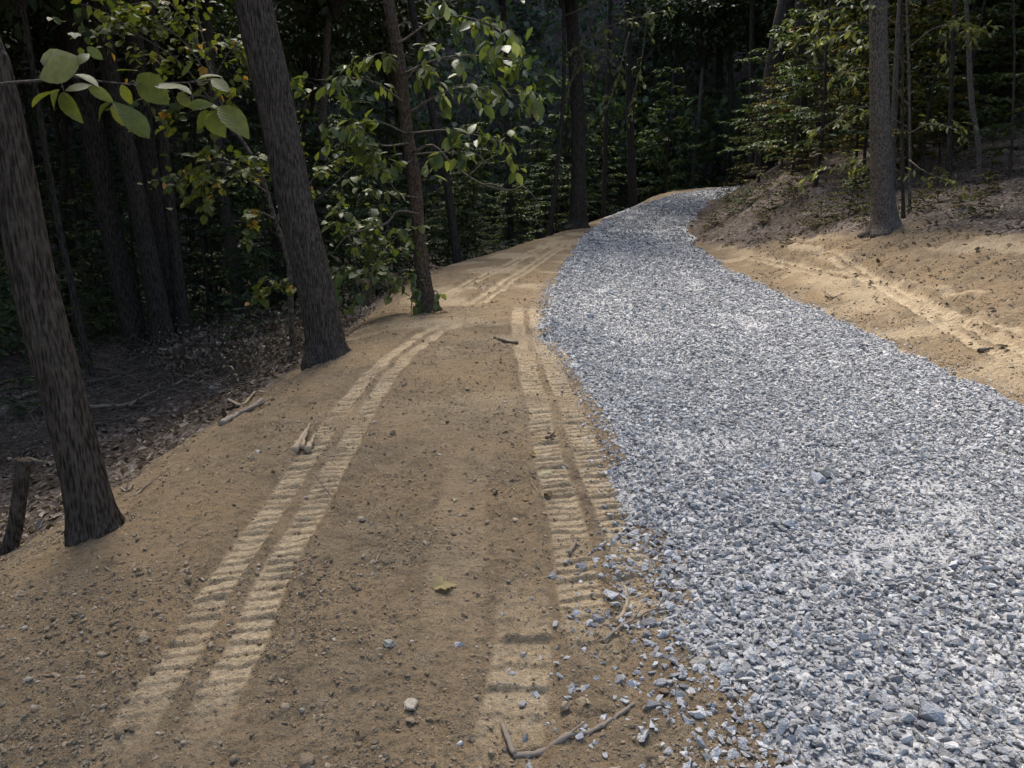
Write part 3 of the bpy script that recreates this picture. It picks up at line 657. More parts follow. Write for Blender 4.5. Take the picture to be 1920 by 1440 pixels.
T3, T3p = main_tree('hickory_tree', 'slender crooked flaky-barked tree with drooping broad leaves at the edge of the dirt',
    [(800, 586), (793, 520), (784, 430), (776, 330), (762, 240), (752, 140), (744, 90), (728, 0)], [32, 28, 24, 24, 21, 22, 20, 22], 12.7, 'bark_flaky', 20, 12, 2, .5, .12, .25)
R1, R1p = main_tree('roadside_tree', 'straight rough grey-brown trunk on the right bank above the bare cut',
    [(1659, 432), (1652, 330), (1650, 220), (1648, 110), (1647, 0)], [44, 36, 34, 32, 31], 17.6, 'bark_grey', 28, 15, 0, .6, .08, .35)
main_tree('bank_tree', 'big dark forked trunk on the leafy bank where the gravel bends out of sight',
    [(1432, 328), (1437, 240), (1448, 150), (1462, 60), (1475, 0)], [36, 33, 32, 30, 30], 36.5, 'bark_dark', 20, 17, 1, .9, .08, .3)
main_tree('shoulder_tree', 'tall straight dark trunk at the left edge of the far dirt shoulder',
    [(1084, 432), (1085, 330), (1083, 200), (1076, 90), (1070, 0)], [34, 28, 26, 24, 24], 31.0, 'bark_dark', 18, 17, 2, .7, .07, .3)
for lab, pts, ws, Y, h, cr in (
    ('leftmost dark trunk of the close clump beyond the brush pile', [(262, 645), (218, 470), (190, 330), (165, 190), (136, 0)], [44, 38, 38, 40, 42], 18.3, 14, 0),
    ('greyish middle trunk of the close clump above the fallen log', [(312, 662), (272, 450), (240, 290), (215, 180), (182, 0)], [40, 34, 33, 32, 32], 18.0, 14, 1),
    ('very dark trunk half hidden between the clump of three', [(332, 640), (302, 460), (280, 320), (262, 180), (245, 0)], [38, 34, 34, 34, 32], 19.6, 14, 2),
    ('thin grey rightmost trunk of the close clump beyond the brush', [(346, 640), (328, 470), (312, 330), (300, 200), (280, 0)], [28, 23, 20, 18, 16], 18.6, 12, 0),
    ('thin black trunk behind the leaning trunk at far left', [(170, 690), (140, 560), (110, 420), (85, 280), (60, 120)], [15, 13, 12, 11, 10], 15.0, 10, 1)):
    main_tree('woodland_tree', lab, pts, ws, Y, 'bark_dark', 16, h, cr, 1.0, .05, .25)
for lab, pts, ws, Y, h, cr, bk in (
    ('thin straight sapling stem just right of the rough roadside trunk', [(1693, 415), (1692, 280), (1692, 120), (1690, 0)], [6.5, 5.5, 5, 5], 18.2, 8, 2, 'bark_dark'),
    ('pale short trunk seen behind the roadside trunk', [(1668, 395), (1674, 290), (1678, 180), (1684, 60)], [13, 12, 11, 9], 23., 11, 1, 'bark_grey'),
    ('slim dark trunk in the autumn woods right of the roadside trunk', [(1778, 345), (1782, 230), (1786, 100), (1790, 0)], [11, 9, 8, 8], 22., 11, 0, 'bark_dark'),
    ('curved slim trunk with a pale foot in the right-hand woods', [(1838, 338), (1834, 270), (1822, 190), (1815, 60), (1812, 0)], [8, 9, 10, 8, 7], 21., 11, 2, 'bark_grey'),
    ('very thin stem near the right margin of the woods', [(1893, 345), (1898, 250), (1902, 100), (1900, 0)], [5, 5, 4, 4], 20.5, 8, 1, 'bark_dark'),
    ('thin leaning trunk left of the far end of the gravel', [(1296, 352), (1303, 290), (1310, 230), (1318, 120)], [9, 8, 8, 7], 55., 14, 0, 'bark_grey'),
    ('mid-sized dark trunk rising right behind the crest of the gravel', [(1341, 348), (1345, 270), (1348, 180), (1350, 60)], [17, 15, 14, 13], 60., 16, 1, 'bark_dark'),
    ('narrow dark trunk between the far gravel and the forked tree', [(1378, 335), (1373, 240), (1370, 140), (1368, 20)], [9, 8, 8, 7], 55., 15, 2, 'bark_dark'),
    ('narrow dark trunk just left of the forked tree', [(1408, 325), (1407, 230), (1409, 120), (1410, 0)], [8, 7, 7, 7], 48., 14, 0, 'bark_dark'),
    ('dark double-width trunk in the woods right of the tall shoulder trunk', [(1188, 392), (1184, 300), (1180, 200), (1178, 80)], [17, 15, 14, 12], 44., 15, 1, 'bark_dark'),
    ('slim dark trunk next to the tall shoulder trunk', [(1132, 400), (1134, 320), (1137, 230), (1142, 80)], [10, 9, 9, 8], 41., 14, 2, 'bark_dark'),
    ('leaning dark trunk in the gloom behind the slender crooked tree', [(862, 480), (838, 340), (815, 230), (795, 130), (770, 0)], [18, 16, 15, 14, 13], 27., 14, 1, 'bark_dark'),
    ('dim trunk in the gloom midway between crooked tree and shoulder trunk', [(960, 450), (955, 340), (950, 220), (945, 60)], [13, 11, 11, 10], 36., 14, 2, 'bark_dark')):
    main_tree('woodland_tree', lab, pts, ws, Y, bk, 10, h, cr, .95 if Y > 30 else .5, .05, .25)

# ------------------------------------------------------------------ the forest behind: every tree a thing, meshes shared
placed = [(-8, 18), (-1.4, 12.7), (-2.2, 9.4), (8.4, 17.6), (11.7, 36.5), (2.6, 31)]
def far_enough(x, y, d):
    return all((x - a) ** 2 + (y - b) ** 2 > d * d for a, b in placed)
def forest_tree(x, y, k, label, group, s):
    me, tip = TRUNK[k]; root = empty('forest_tree', (x, y, gz(x, y))); tag(root, label, 'tree', group)
    root.rotation_euler = (rng.normal() * .035, rng.normal() * .035, rng.uniform(0, 6.28)); root.scale = (s * rng.uniform(.8, 1.2),) * 2 + (s,)
    obj('trunk', me, root); cr = CROWN[rng.integers(3)]; a = rng.uniform(0, 6.28)
    for m_, nm in zip(cr, ('crown', 'limbs')):
        o = obj(nm, m_, root, (tip[0], tip[1], tip[2] + .6)); o.rotation_euler.z = a
def region(x, y):
    t = float(XS(y) - x); dx = float(x - XR(y)); return t, dx
cnt = 0
def grow_forest(n, x0, x1, y0, y1, ok, dmin, label, group):
    made = 0
    for _ in range(n * 12):
        if made >= n: break
        x = rng.uniform(x0, x1); y = rng.uniform(y0, y1); t, dx = region(x, y)
        if not ok(x, y, t, dx) or not far_enough(x, y, dmin): continue
        placed.append((x, y)); forest_tree(x, y, int(rng.integers(5)), label, group, rng.uniform(.85, 1.3)); made += 1
grow_forest(32, -34, -4, 16, 46, lambda x, y, t, dx: t > 5.5 and not (y < 22 and abs(x / y + .47) < .12), 2.6, 'dark tree in the deep shade of the hollow left of the dirt bank', 'trees in the dark hollow')
grow_forest(48, -30, 64, 46, 86, lambda x, y, t, dx: t > 2.5 or dx > 3, 3.2, 'dim far tree in the woods beyond the crest of the gravel', 'trees beyond the crest')
grow_forest(44, 9, 44, 17, 50, lambda x, y, t, dx: dx > BW(y) + (6.0 if y < 26 else 3.8) and not (y < 30 and abs(x / y - .475) < .05) and not (y < 27 and .53 < x / y < .7), 2.8, 'tree in the brownish woods on the right-hand hillside', 'trees on the right hillside')
grow_forest(22, -22, -4.5, -14, 15, lambda x, y, t, dx: t > 3 and (y < 1 or x < -.95 * y - 2), 3.0, 'tree on the left slope outside the picture', 'trees beside the viewer')
grow_forest(16, 9, 26, -14, 15, lambda x, y, t, dx: dx > 6.5 and (y < 1 or x > .9 * y + 2.5), 3.0, 'tree on the right slope outside the picture', 'trees beside the viewer on the right')
def under(x, y, kind, i, s, label, group, name='understory_tree', lib=UNDER):
    tr, cr = lib[kind][i]; root = empty(name, (x, y, gz(x, y) - .03)); tag(root, label, 'shrub' if lib is SHRUB else 'tree', group)
    root.rotation_euler = (rng.normal() * .05, rng.normal() * .05, rng.uniform(0, 6.28)); root.scale = (s,) * 3
    obj('trunk' if lib is UNDER else 'stem', tr, root); obj('crown' if lib is UNDER else 'foliage', cr, root)
def grow_under(n, x0, x1, y0, y1, ok, kinds, label, group, lib=UNDER, name='understory_tree', s=(.75, 1.35), dmin=.9):
    made = 0; mine = []
    for _ in range(n * 14):
        if made >= n: break
        x = rng.uniform(x0, x1); y = rng.uniform(y0, y1); t, dx = region(x, y)
        if not ok(x, y, t, dx) or any((x - a) ** 2 + (y - b) ** 2 < dmin * dmin for a, b in mine): continue
        mine.append((x, y)); k = kinds[rng.integers(len(kinds))]; under(x, y, k, int(rng.integers(len(lib[k]))), rng.uniform(*s), label, group, name, lib); made += 1
clear_left = lambda x, y: not (y < 19 and -.62 < x / y < -.3)
grow_under(80, -30, 6, 13, 46, lambda x, y, t, dx: t > 3.2 and (y > 20 or t > 5) and clear_left(x, y) and abs(x) < .8 * y + 2, ['dark', 'dark', 'blue'], 'leafy dark green understory tree in the hollow behind the dirt bank', 'understory in the hollow', dmin=1.3)
grow_under(46, -20, 50, 44, 74, lambda x, y, t, dx: (t > 1.5 or dx > 2) and abs(x) < .8 * y + 2, ['dark', 'blue', 'dark', 'warm'], 'small leafy tree in the gloom beyond the crest of the gravel', 'understory beyond the crest', s=(.9, 1.6), dmin=1.6)
grow_under(62, 7, 36, 18, 50, lambda x, y, t, dx: dx > BW(y) + 2.2 and x < .8 * y + 2 and (y > 24 or dx > BW(y) + 4), ['warm', 'warm', 'dark'], 'yellowish leafy understory tree on the right-hand hillside', 'understory on the right hillside', dmin=1.2)
grow_under(36, 14, 48, 32, 62, lambda x, y, t, dx: dx > BW(y) + 4 and x < .8 * y + 2, ['warm', 'dark', 'warm'], 'taller olive understory tree high on the right-hand hillside', 'tall understory on the right hillside', s=(1.3, 2.1), dmin=1.8)
grow_under(56, -16, 4, 9, 34, lambda x, y, t, dx: t > 2.2 and (y > 15 or x < -.62 * y) and abs(x) < .8 * y + 2, ['dark'], 'low dark leafy shrub in the hollow below the dirt bank', 'shrubs in the hollow', SHRUB, 'shrub', (.6, 1.3), .8)
grow_under(50, 6, 26, 15, 44, lambda x, y, t, dx: dx > BW(y) + .8 and x < .8 * y + 2, ['warm', 'warm', 'dark'], 'low brownish-green shrub on the leafy right bank', 'shrubs on the right bank', SHRUB, 'shrub', (.35, .95), .9)
for px, py, k, i, sc in ((1335, 425, 'warm', 1, .7), (1362, 408, 'warm', 0, .7), (1395, 392, 'dark', 1, .9), (1440, 400, 'warm', 1, .8), (1420, 372, 'warm', 0, .9), (1480, 385, 'warm', 0, .8), (1540, 420, 'warm', 1, .9), (1590, 408, 'warm', 0, .9), (1620, 425, 'warm', 1, .7), (1610, 395, 'dark', 0, .8), (1475, 462, 'warm', 1, .45), (1385, 350, 'warm', 0, 1.2), (1500, 350, 'warm', 0, 1.0), (1720, 400, 'warm', 1, .7), (1760, 380, 'warm', 0, .7), (1850, 365, 'warm', 1, .7), (1800, 395, 'warm', 1, .5)):
    q = hit(px, py); under(q[0], q[1], k, i, sc, 'small brownish-green bush on the leafy bank beside the gravel bend', 'bushes on the bend bank', 'shrub', SHRUB)
def build_distant_woods():
    n = 200000; th = rng.uniform(-1.0, 1.0, n); r = rng.uniform(52, 115, n); x = r * np.sin(th); y = r * np.cos(th); z = base(x, y)
    hgt = rng.random(n) ** .8 * 24 * (.65 + .35 * vn(x * .12, y * .12, 5)); t = XS(y) - x; ok = (t > 6) | (x - XR(y) > 6); x, y, z, hgt = x[ok], y[ok], z[ok], hgt[ok]; n = len(x)
    d = rnd_unit(n); d[:, 2] -= .4; L = rng.uniform(.32, .72, n)
    v, f = leaf_cloud(np.stack([x, y, z + hgt], 1), d, np.array([0, 0, 1]) + rng.normal(size=(n, 3)) * .5, L, L * .7, .1, True)
    tag(obj('distant_woods', new_mesh('distant_woods', v, f, 'fol_dark')), 'far hillside woods closing the view behind the trees', 'woods', kind='stuff')
build_distant_woods()
# ------------------------------------------------------------------ leafy branches of the near trees (every near leaf is its own part)
def pxpath(*p): return [at(x, y, Y) for x, y, Y in p]
BR1 = bare_branch(T1, pxpath((-12, 172, 3.9), (0, 158, 3.6), (85, 150, 3.1), (130, 143, 3.0), (220, 157, 3.0), (290, 156, 3.02), (345, 155, 3.05), (405, 148, 3.1)), .009, .0022, [(.55, at(160, 113, 3.0) - at(100, 148, 3.0)), (.7, at(225, 200, 2.97) - at(205, 157, 3.0)), (.85, at(340, 190, 3.0) - at(310, 156, 3.0)), (.97, at(400, 205, 3.02) - at(385, 150, 3.05))])
for bx, by, tx, ty, mode in ((157, 111, 72, 103, 1), (150, 119, 76, 141, 1), (147, 122, 163, 96, 1), (163, 88, 190, 109, 1), (125, 138, 106, 157, 1), (112, 170, 57, 181, 2), (110, 171, 90, 201, 1), (114, 174, 139, 217, 1), (122, 170, 167, 157, 1),
        (165, 163, 206, 184, 1), (212, 190, 171, 213, 1), (208, 198, 232, 233, 1), (209, 190, 269, 235, 1), (228, 158, 243, 192, 1), (258, 133, 221, 128, 2), (258, 140, 306, 186, 1), (249, 158, 300, 177, 2), (296, 158, 346, 151, 2), (324, 158, 358, 172, 2),
        (341, 143, 357, 118, 1), (335, 178, 361, 198, 1), (353, 201, 390, 191, 1), (384, 192, 413, 204, 2), (397, 148, 425, 166, 1), (392, 208, 368, 238, 1), (396, 210, 411, 247, 1), (411, 199, 458, 240, 1), (138, 140, 180, 148, 2), (370, 150, 408, 134, 2)):
    Yb = rng.uniform(2.9, 3.1); Yt = Yb + rng.uniform(-.06, .04); b = at(bx, by, Yb); t = at(tx, ty, Yt)
    nr = (np.array([0, -.75, .45]) + rnd_unit(1)[0] * .3) if mode == 1 else (np.array([0, -.25, 1.]) + rnd_unit(1)[0] * .15)
    put_leaf(BR1, LEAF['big'][(0, 1, 0, 2, 1, 0, 3)[rng.integers(7)]], b - np.array(T1.location), t - b, nr, float(np.linalg.norm(t - b)) * 1.1, rng.uniform(.75, 1.1) if mode == 1 else 1.0)

MS, MSp = main_tree('maple_sapling', 'slim maple sapling with yellow-green lobed leaves left of the stout leaning trunk',
    [(546, 640), (545, 560), (541, 490), (515, 410), (490, 330), (455, 265), (428, 235), (402, 150), (372, 40)], [12, 11, 10, 9, 8, 7, 6, 5, 4], 10.6, 'bark_grey', 8, 6.2, 0, .3, .03, .1, crown_on=False)
Y = 10.4
for path, nt, nl, tl in (
    (((428, 235, Y), (340, 120, Y - .4), (225, 45, Y - .6)), 9, 5, .75), (((405, 165, Y), (330, 65, Y - .3), (215, 15, Y - .5)), 10, 5, .7), (((400, 150, Y), (440, 90, Y - .4), (475, 150, Y - .6)), 6, 5, .5),
    (((425, 230, Y), (380, 180, Y - .5), (310, 200, Y - .7)), 6, 5, .6), (((402, 150, Y), (360, 60, Y - .2), (300, -20, Y - .3)), 6, 5, .7),
    (((488, 330, Y), (410, 305, Y - .4), (335, 335, Y - .7)), 8, 5, .5), (((500, 360, Y), (440, 325, Y - .3), (385, 365, Y - .6)), 7, 5, .45), (((515, 410, Y), (485, 400, Y - .2), (470, 445, Y - .3)), 4, 4, .3),
    (((530, 450, Y), (590, 330, Y + .8), (640, 290, Y + .6)), 5, 5, .4), (((541, 540, Y), (515, 535, Y - .3), (488, 552, Y - .4)), 4, 4, .3), (((520, 420, Y), (560, 250, Y + 1.), (575, 190, Y + .8)), 4, 4, .3)):
    leafy_branch(MS, pxpath(*path), .012, .004, 'maple', .12, nt, nl, tl, .45, 1.0, .25, extra=2.2)
finish_extra(MS, 'fol_maple', .85)
Y = 12.6
for path, nt, nl, tl in (
    (((764, 250, Y), (700, 228, Y - .3), (635, 262, Y - .6)), 6, 4, .5), (((756, 190, Y), (690, 150, Y - .3), (590, 150, Y - .5)), 6, 4, .5), (((766, 268, Y), (715, 272, Y - .3), (655, 240, Y - .4)), 5, 4, .45),
    (((772, 300, Y), (725, 325, Y - .3), (690, 290, Y - .4)), 5, 4, .4), (((748, 120, Y), (720, 100, Y - .3), (680, 110, Y - .5)), 4, 4, .4),
    (((742, 85, Y), (840, 30, Y - .5), (965, 60, Y - .8)), 8, 4, .6), (((750, 140, Y), (850, 105, Y - .5), (1000, 115, Y - .9)), 8, 4, .6), (((758, 215, Y), (860, 165, Y - .6), (1005, 185, Y - 1.0)), 8, 4, .55),
    (((764, 250, Y), (850, 245, Y - .4), (955, 270, Y - .7)), 7, 4, .5), (((772, 290, Y), (830, 285, Y - .4), (885, 285, Y - .5)), 4, 4, .4), (((752, 160, Y), (795, 120, Y - .3), (830, 165, Y - .5)), 4, 4, .4),
    (((785, 560, Y), (774, 555, Y - .15), (770, 600, Y - .25)), 2, 2, .18), (((797, 570, Y), (818, 545, Y - .2), (822, 580, Y - .25)), 2, 2, .15)):
    leafy_branch(T3, pxpath(*path), .016, .005, 'pawpaw', .22, nt, nl, tl, .75, 1.0, .3, extra=1.0)
finish_extra(T3, 'fol_pawpaw', .5)
bare_branch(T3, pxpath((776, 285, Y), (812, 272, Y - .2), (850, 310, Y - .3), (905, 345, Y - .4), (960, 356, Y - .4), (990, 340, Y - .5)), .02, .006, [(.55, (.5, 0, .35)), (.7, (.4, 0, -.1)), (.97, (.25, 0, -.25))])
bare_branch(T3, pxpath((786, 400, Y), (745, 396, Y - .1), (722, 420, Y - .2), (655, 440, Y - .3), (620, 480, Y - .3)), .022, .006, [(.3, (-.15, 0, .2))])
bare_branch(T3, pxpath((782, 370, Y), (745, 360, Y), (690, 300, Y - .2), (590, 378, Y - .3)), .016, .006, [])
RB = empty('redbud_shrub', tuple(at(690, 562, 12.9))); tag(RB, 'bushy shrub of rounded green leaves between the stout trunk and the crooked tree', 'shrub')
Y = 12.9
for path, nt, nl in ((((690, 575, Y), (690, 480, Y), (650, 405, Y - .3)), 8, 5), (((690, 575, Y), (735, 455, Y - .2), (775, 440, Y - .4)), 8, 5), (((690, 575, Y), (645, 500, Y - .3), (620, 540, Y - .5)), 6, 4), (((690, 575, Y), (715, 400, Y), (700, 350, Y - .2)), 7, 5),
        (((690, 575, Y), (745, 520, Y - .4), (775, 545, Y - .5)), 6, 4), (((690, 575, Y), (700, 500, Y - .5), (690, 540, Y - .8)), 5, 4), (((690, 575, Y), (660, 470, Y + .3), (640, 350, Y + .3)), 6, 4)):
    leafy_branch(RB, pxpath(*path), .014, .004, 'heart', .16, nt, nl, .45, .5, 1.0, .3, extra=1.0)
finish_extra(RB, 'fol_pawpaw', .75)
SB, SBp = main_tree('overhanging_tree', 'thin dark tree with pale leaf sprays hanging toward the gravel bend',
    [(1030, 452), (1046, 300), (1056, 180), (1058, 60), (1056, 0)], [9, 8, 7, 7, 6], 30., 'bark_dark', 8, 10, 1, .6, .05, .2)
Y = 29.8
for path, nt, nl, tl in ((((1059, 110, Y), (1130, 55, Y - 1), (1235, 22, Y - 2)), 10, 5, .8), (((1060, 170, Y), (1115, 95, Y - .8), (1165, 135, Y - 1.4)), 9, 5, .7), (((1060, 190, Y), (1090, 95, Y - .6), (1120, 75, Y - 1)), 7, 4, .7),
        (((1058, 30, Y), (1200, -20, Y - 1), (1205, 100, Y - 1.2), (1178, 215, Y - 1.3)), 12, 4, .7), (((1180, 60, Y - 1), (1150, 170, Y - 1.2), (1130, 215, Y - 1.4)), 6, 5, .6)):
    leafy_branch(SB, pxpath(*path), .03, .008, 'spray', .20, nt, nl, tl, .5, 1.0, .3, extra=1.0)
finish_extra(SB, 'fol_spray', .4)
RS, RSp = main_tree('sapling', 'slender sapling with pale leaf sprays reaching left past the roadside trunk',
    [(1704, 412), (1706, 280), (1704, 120), (1700, 0)], [6, 5, 5, 4], 18.6, 'bark_grey', 8, 7.5, 0, .4, .03, .15, crown_on=False)
Y = 18.5
for path, nt, nl, tl in ((((1705, 240, Y), (1620, 200, Y - .8), (1530, 250, Y - 1.6)), 7, 4, .5), (((1705, 330, Y), (1620, 298, Y - .8), (1522, 318, Y - 1.6)), 8, 4, .5), (((1704, 120, Y), (1600, 60, Y - .6), (1495, 85, Y - 1.2)), 9, 5, .7), (((1704, 60, Y), (1620, 15, Y - .6), (1495, 25, Y - 1.2)), 9, 5, .7),
        (((1705, 250, Y), (1745, 232, Y - .5), (1800, 245, Y - .8)), 6, 4, .5), (((1705, 300, Y), (1735, 322, Y - .5), (1790, 345, Y - .7)), 5, 4, .5), (((1705, 200, Y), (1640, 130, Y - .8), (1560, 140, Y - 1.2)), 8, 5, .6), (((1704, 90, Y), (1760, 50, Y - .5), (1840, 60, Y - .8)), 7, 5, .6)):
    leafy_branch(RS, pxpath(*path), .018, .005, 'spray', .17, nt, nl, tl, .45, 1.0, .3, extra=1.2)
finish_extra(RS, 'fol_spray', .4)

# ------------------------------------------------------------------ sticks, stones and leaves lying on the ground
def on_ground(px, py):
    p = hit(px, py); z = ground_fields(np.array([p[0]]), np.array([p[1]]))[0][0]; return np.array([p[0], p[1], z])
def stick(name, label, pxs, r0, r1, mat, lift=.01, forks=(), cat='stick', group=None, arch=0., nseg=7):
    pts = np.array([on_ground(*p) for p in pxs]); pts[:, 2] += lift + r0 * .6
    if len(pts) > 2: pts[1:-1, 2] += arch
    b = pts[0].copy(); sp = spline(pts, max(10, 5 * len(pts))); n = len(sp); sp = sp + rng.normal(size=sp.shape) * r0 * .12
    rad = np.linspace(r0, r1, n) * (1 + .12 * rng.normal(size=n)); parts = [tube(sp, rad, nseg)]
    for u, vec in forks:
        q = sp[int(u * (n - 1))]; vec = np.asarray(vec, float); parts.append(tube(spline([q, q + vec * .55, q + vec], 6), np.linspace(r1, r1 * .4, 6), 4))
    v, f = tri_join(parts); o = obj(name, new_mesh(name, v - b, f, mat, True), None, tuple(b)); return tag(o, label, cat, group)
stick('curved_stick', 'curved pale bare stick lying across the right track marks', [(1172, 1092), (1176, 1120), (1168, 1148), (1156, 1168)], .008, .010, 'wood_pale', .004)
stick('broken_branch', 'dark twiggy broken branch beside the curved pale stick', [(1130, 1204), (1165, 1180), (1195, 1158), (1225, 1142), (1262, 1140)], .007, .004, 'wood_grey', .012, [(.5, (.05, .05, .05)), (.7, (.09, -.02, .05)), (.85, (.05, .06, .04))])
stick('long_root', 'long dark half-buried root at the bottom of the picture', [(962, 1408), (1010, 1402), (1060, 1388), (1105, 1368), (1150, 1342), (1190, 1318)], .010, .006, 'wood_grey', .0, [(.4, (.06, .04, .02))])
stick('bent_stick', 'grey bent stick propped at the bottom beside the long root', [(942, 1356), (952, 1385), (964, 1410)], .008, .010, 'wood_grey', .01)
stick('thin_twig', 'thin dark branching twig sticking up over the left track marks', [(635, 962), (610, 925), (588, 900), (572, 880)], .0035, .0015, 'wood_dark', .03, [(.3, (-.10, .10, .06)), (.5, (.0, .16, .07)), (.7, (-.12, .04, .03))], arch=.03, nseg=4)
stick('short_twig', 'short straight twig in the dirt below the leaning trunk', [(185, 1044), (200, 1062), (216, 1082)], .006, .004, 'wood_grey', .006)
stick('dead_branch', 'thick splintered dead branch on the far track between crooked tree and gravel', [(928, 634), (950, 640), (972, 642)], .022, .016, 'wood_dark', .012)
stick('edge_branch', 'tan broken branch half buried at the lip of the bank below the brush', [(415, 802), (440, 785), (470, 770), (492, 757)], .030, .020, 'wood_grey', .01, [(.5, (.25, .2, .1))])
stick('edge_branch', 'thinner pale branch lying along the lip just above the tan one', [(430, 772), (455, 764), (480, 745), (497, 738)], .016, .010, 'wood_pale', .02)
stick('forked_stick', 'small forked stick on the bare right-hand cut', [(1548, 556), (1562, 562), (1580, 552)], .020, .012, 'wood_grey', .02, [(.5, (-.15, .1, .12))])
stick('wood_chunk', 'dark wedge of wood on the cut near the right margin', [(1836, 658), (1850, 652), (1864, 650)], .030, .012, 'wood_dark', .01)
stick('root_end', 'small dark root end poking from the dirt near the top of the right track', [(1024, 826), (1032, 818), (1040, 822)], .014, .008, 'wood_dark', .012, [(.5, (.05, .03, .04))])
stick('upright_splinter', 'stubby pale splinter standing in the right track marks', [(1068, 1034), (1076, 1022), (1080, 1014)], .009, .006, 'wood_grey', .015)
stick('straw_stem', 'straw-coloured stem beside the right track marks near the yellow leaf', [(996, 908), (1006, 920), (1012, 930)], .003, .002, 'wood_pale', .008)
stick('loose_stick', 'small dark stick in the middle of the dirt above the footprints', [(702, 1054), (708, 1044), (716, 1034)], .005, .003, 'wood_grey', .006)
stick('fine_twig', 'hair-thin twig arching from the foot of the stout trunk', [(550, 650), (585, 645), (640, 642), (668, 655), (678, 660)], .007, .003, 'wood_pale', .03, arch=.10, nseg=4)
stick('snapped_limb', 'pale snapped limb jutting up behind the foot of the crooked tree', [(806, 506), (812, 492), (822, 480)], .035, .02, 'wood_grey', .12)
# the splintered wood chunk: three torn slivers on one butt
b = on_ground(568, 846); WC = empty('splintered_wood', tuple(b)); tag(WC, 'splintered chunk of pale torn wood lying on the left track', 'wood')
for (sx, sy, tx, ty, r, h0, h1) in ((-.05, -.02, 582, 806, .020, .03, .05), (.03, .0, 592, 816, .016, .025, .03), (-.01, .01, 575, 822, .013, .05, .06)):
    s0 = b + np.array([sx, sy, h0]); e = on_ground(tx, ty) + np.array([0, 0, h1]); k = np.linspace(0, 1, 12)[:, None]
    path = s0 + (e - s0) * k + rng.normal(size=(12, 3)) * .004; v, f = tube(path, r * (1.5 - k[:, 0] * 1.2) * rng.uniform(.75, 1.25, 12), 6, .35, 3); v[:, 2] = b[2] + (v[:, 2] - b[2]) * .9
    obj('sliver', new_mesh('sliver', v - b, f, 'wood_pale'), WC)

def stone(label, px, py, wpx, mat, seed, flat=.6, group=None, cat='stone', sink=.25, name='stone'):
    p = on_ground(px, py) if mat not in ('gr',) else None
    if XL(p[1]) + .1 < p[0] < XR(p[1]): p[2] = road_fields(np.array([p[0]]), np.array([p[1]]))[0][0] + .012
    w = wpx / FPX * float((p - EYE) @ FW); me = stone_mesh(name, mat, seed, flat, 18, False)
    o = obj(name, me, None, (p[0], p[1], p[2] + w * flat * (.5 - sink))); o.scale = (w * 1.1,) * 3; o.rotation_euler = (rng.normal() * .25, rng.normal() * .25, rng.uniform(0, 6.3)); return tag(o, label, cat, group)
for i, (lab, x, y, w, m_) in enumerate((
    ('large flat pale stone among the gravel spilled onto the dirt', 1312, 1246, 46, 'palestone'), ('small white angular stone alone in the dirt left of the spilled gravel', 1186, 1276, 28, 'whitestone'),
    ('bigger of the two grey stones piled in the middle of the gravel', 1530, 912, 40, 'greystone'), ('flat pale stone leaning on the bigger stone in the middle of the gravel', 1552, 903, 42, 'palestone'),
    ('angular greenish-grey stone in the gravel below the piled pair', 1478, 996, 30, 'greystone'), ('small pale stone touching the angular grey stone', 1462, 1001, 16, 'palestone'), ('flat grey slab in the gravel near the bottom right', 1735, 1355, 58, 'greystone'),
    ('pale rounded stone in the dirt at the bottom middle-left', 731, 1206, 30, 'palestone'), ('little square pale stone right of the pale rounded one', 771, 1199, 13, 'palestone'),
    ('tan broken stone, upper of two touching in the lower dirt', 770, 1322, 38, 'pebble'), ('tan cube-like stone, lower of two touching in the lower dirt', 769, 1345, 22, 'pebble'), ('flat tan stone beside the two touching ones', 806, 1346, 20, 'pebble'),
    ('large tan stone cut by the bottom edge left of centre', 575, 1432, 40, 'pebble'), ('flat brown stone in the dirt right of the left track', 680, 976, 22, 'pebble'), ('dark lump of stone higher up in the dirt right of the left track', 738, 815, 22, 'clod'),
    ('pale pebble on the slope left of the splintered wood', 484, 851, 13, 'palestone'), ('brown stone on the slope between leaning trunk and left track', 353, 880, 16, 'clod'), ('tan stone by the left border of the left track', 352, 1098, 20, 'pebble'),
    ('round stone lying left of the left track near the bottom', 268, 1210, 34, 'clod'), ('pale stone on the dirt below the leaning trunk', 155, 1156, 14, 'palestone'), ('brown stone in the dirt at the lower left, nearest the left border', 100, 1265, 22, 'clod'),
    ('small round brown stone near the bottom between the tracks', 635, 1180, 15, 'pebble'), ('small oval stone near the bottom, left of the two touching ones', 634, 1286, 14, 'pebble'), ('little stone below the square pale one', 702, 1390, 17, 'pebble'),
    ('brown stone by the long root', 1090, 1318, 30, 'clod'), ('pinkish flat stone half buried above the long root', 1058, 1326, 28, 'pebble'), ('blue-grey stone in the lower spilled gravel', 1390, 1394, 25, 'greystone'),
    ('whitish stone in the spilled gravel right of the large flat one', 1376, 1232, 18, 'whitestone'), ('pale grey stone above the large flat one', 1322, 1198, 24, 'palestone'), ('grey stone at the lip of the gravel above the right track end', 1140, 552, 18, 'greystone'),
    ('dull grey stone on the far gravel left of its crown', 1108, 598, 18, 'greystone'), ('pale boulder glimpsed in the brush left of the stout trunk', 524, 585, 22, 'palestone'), ('pale boulder behind the crooked tree', 806, 514, 16, 'palestone'), ('flat brown stone on the forest floor beyond the lip', 268, 790, 24, 'clod'),
    ('pale stone on the forest floor below the brush pile', 338, 808, 22, 'pebble'), ('pale flake of rock above the forest floor stones', 405, 735, 26, 'palestone'))):
    stone(lab, x, y, w, m_, 2000 + i)
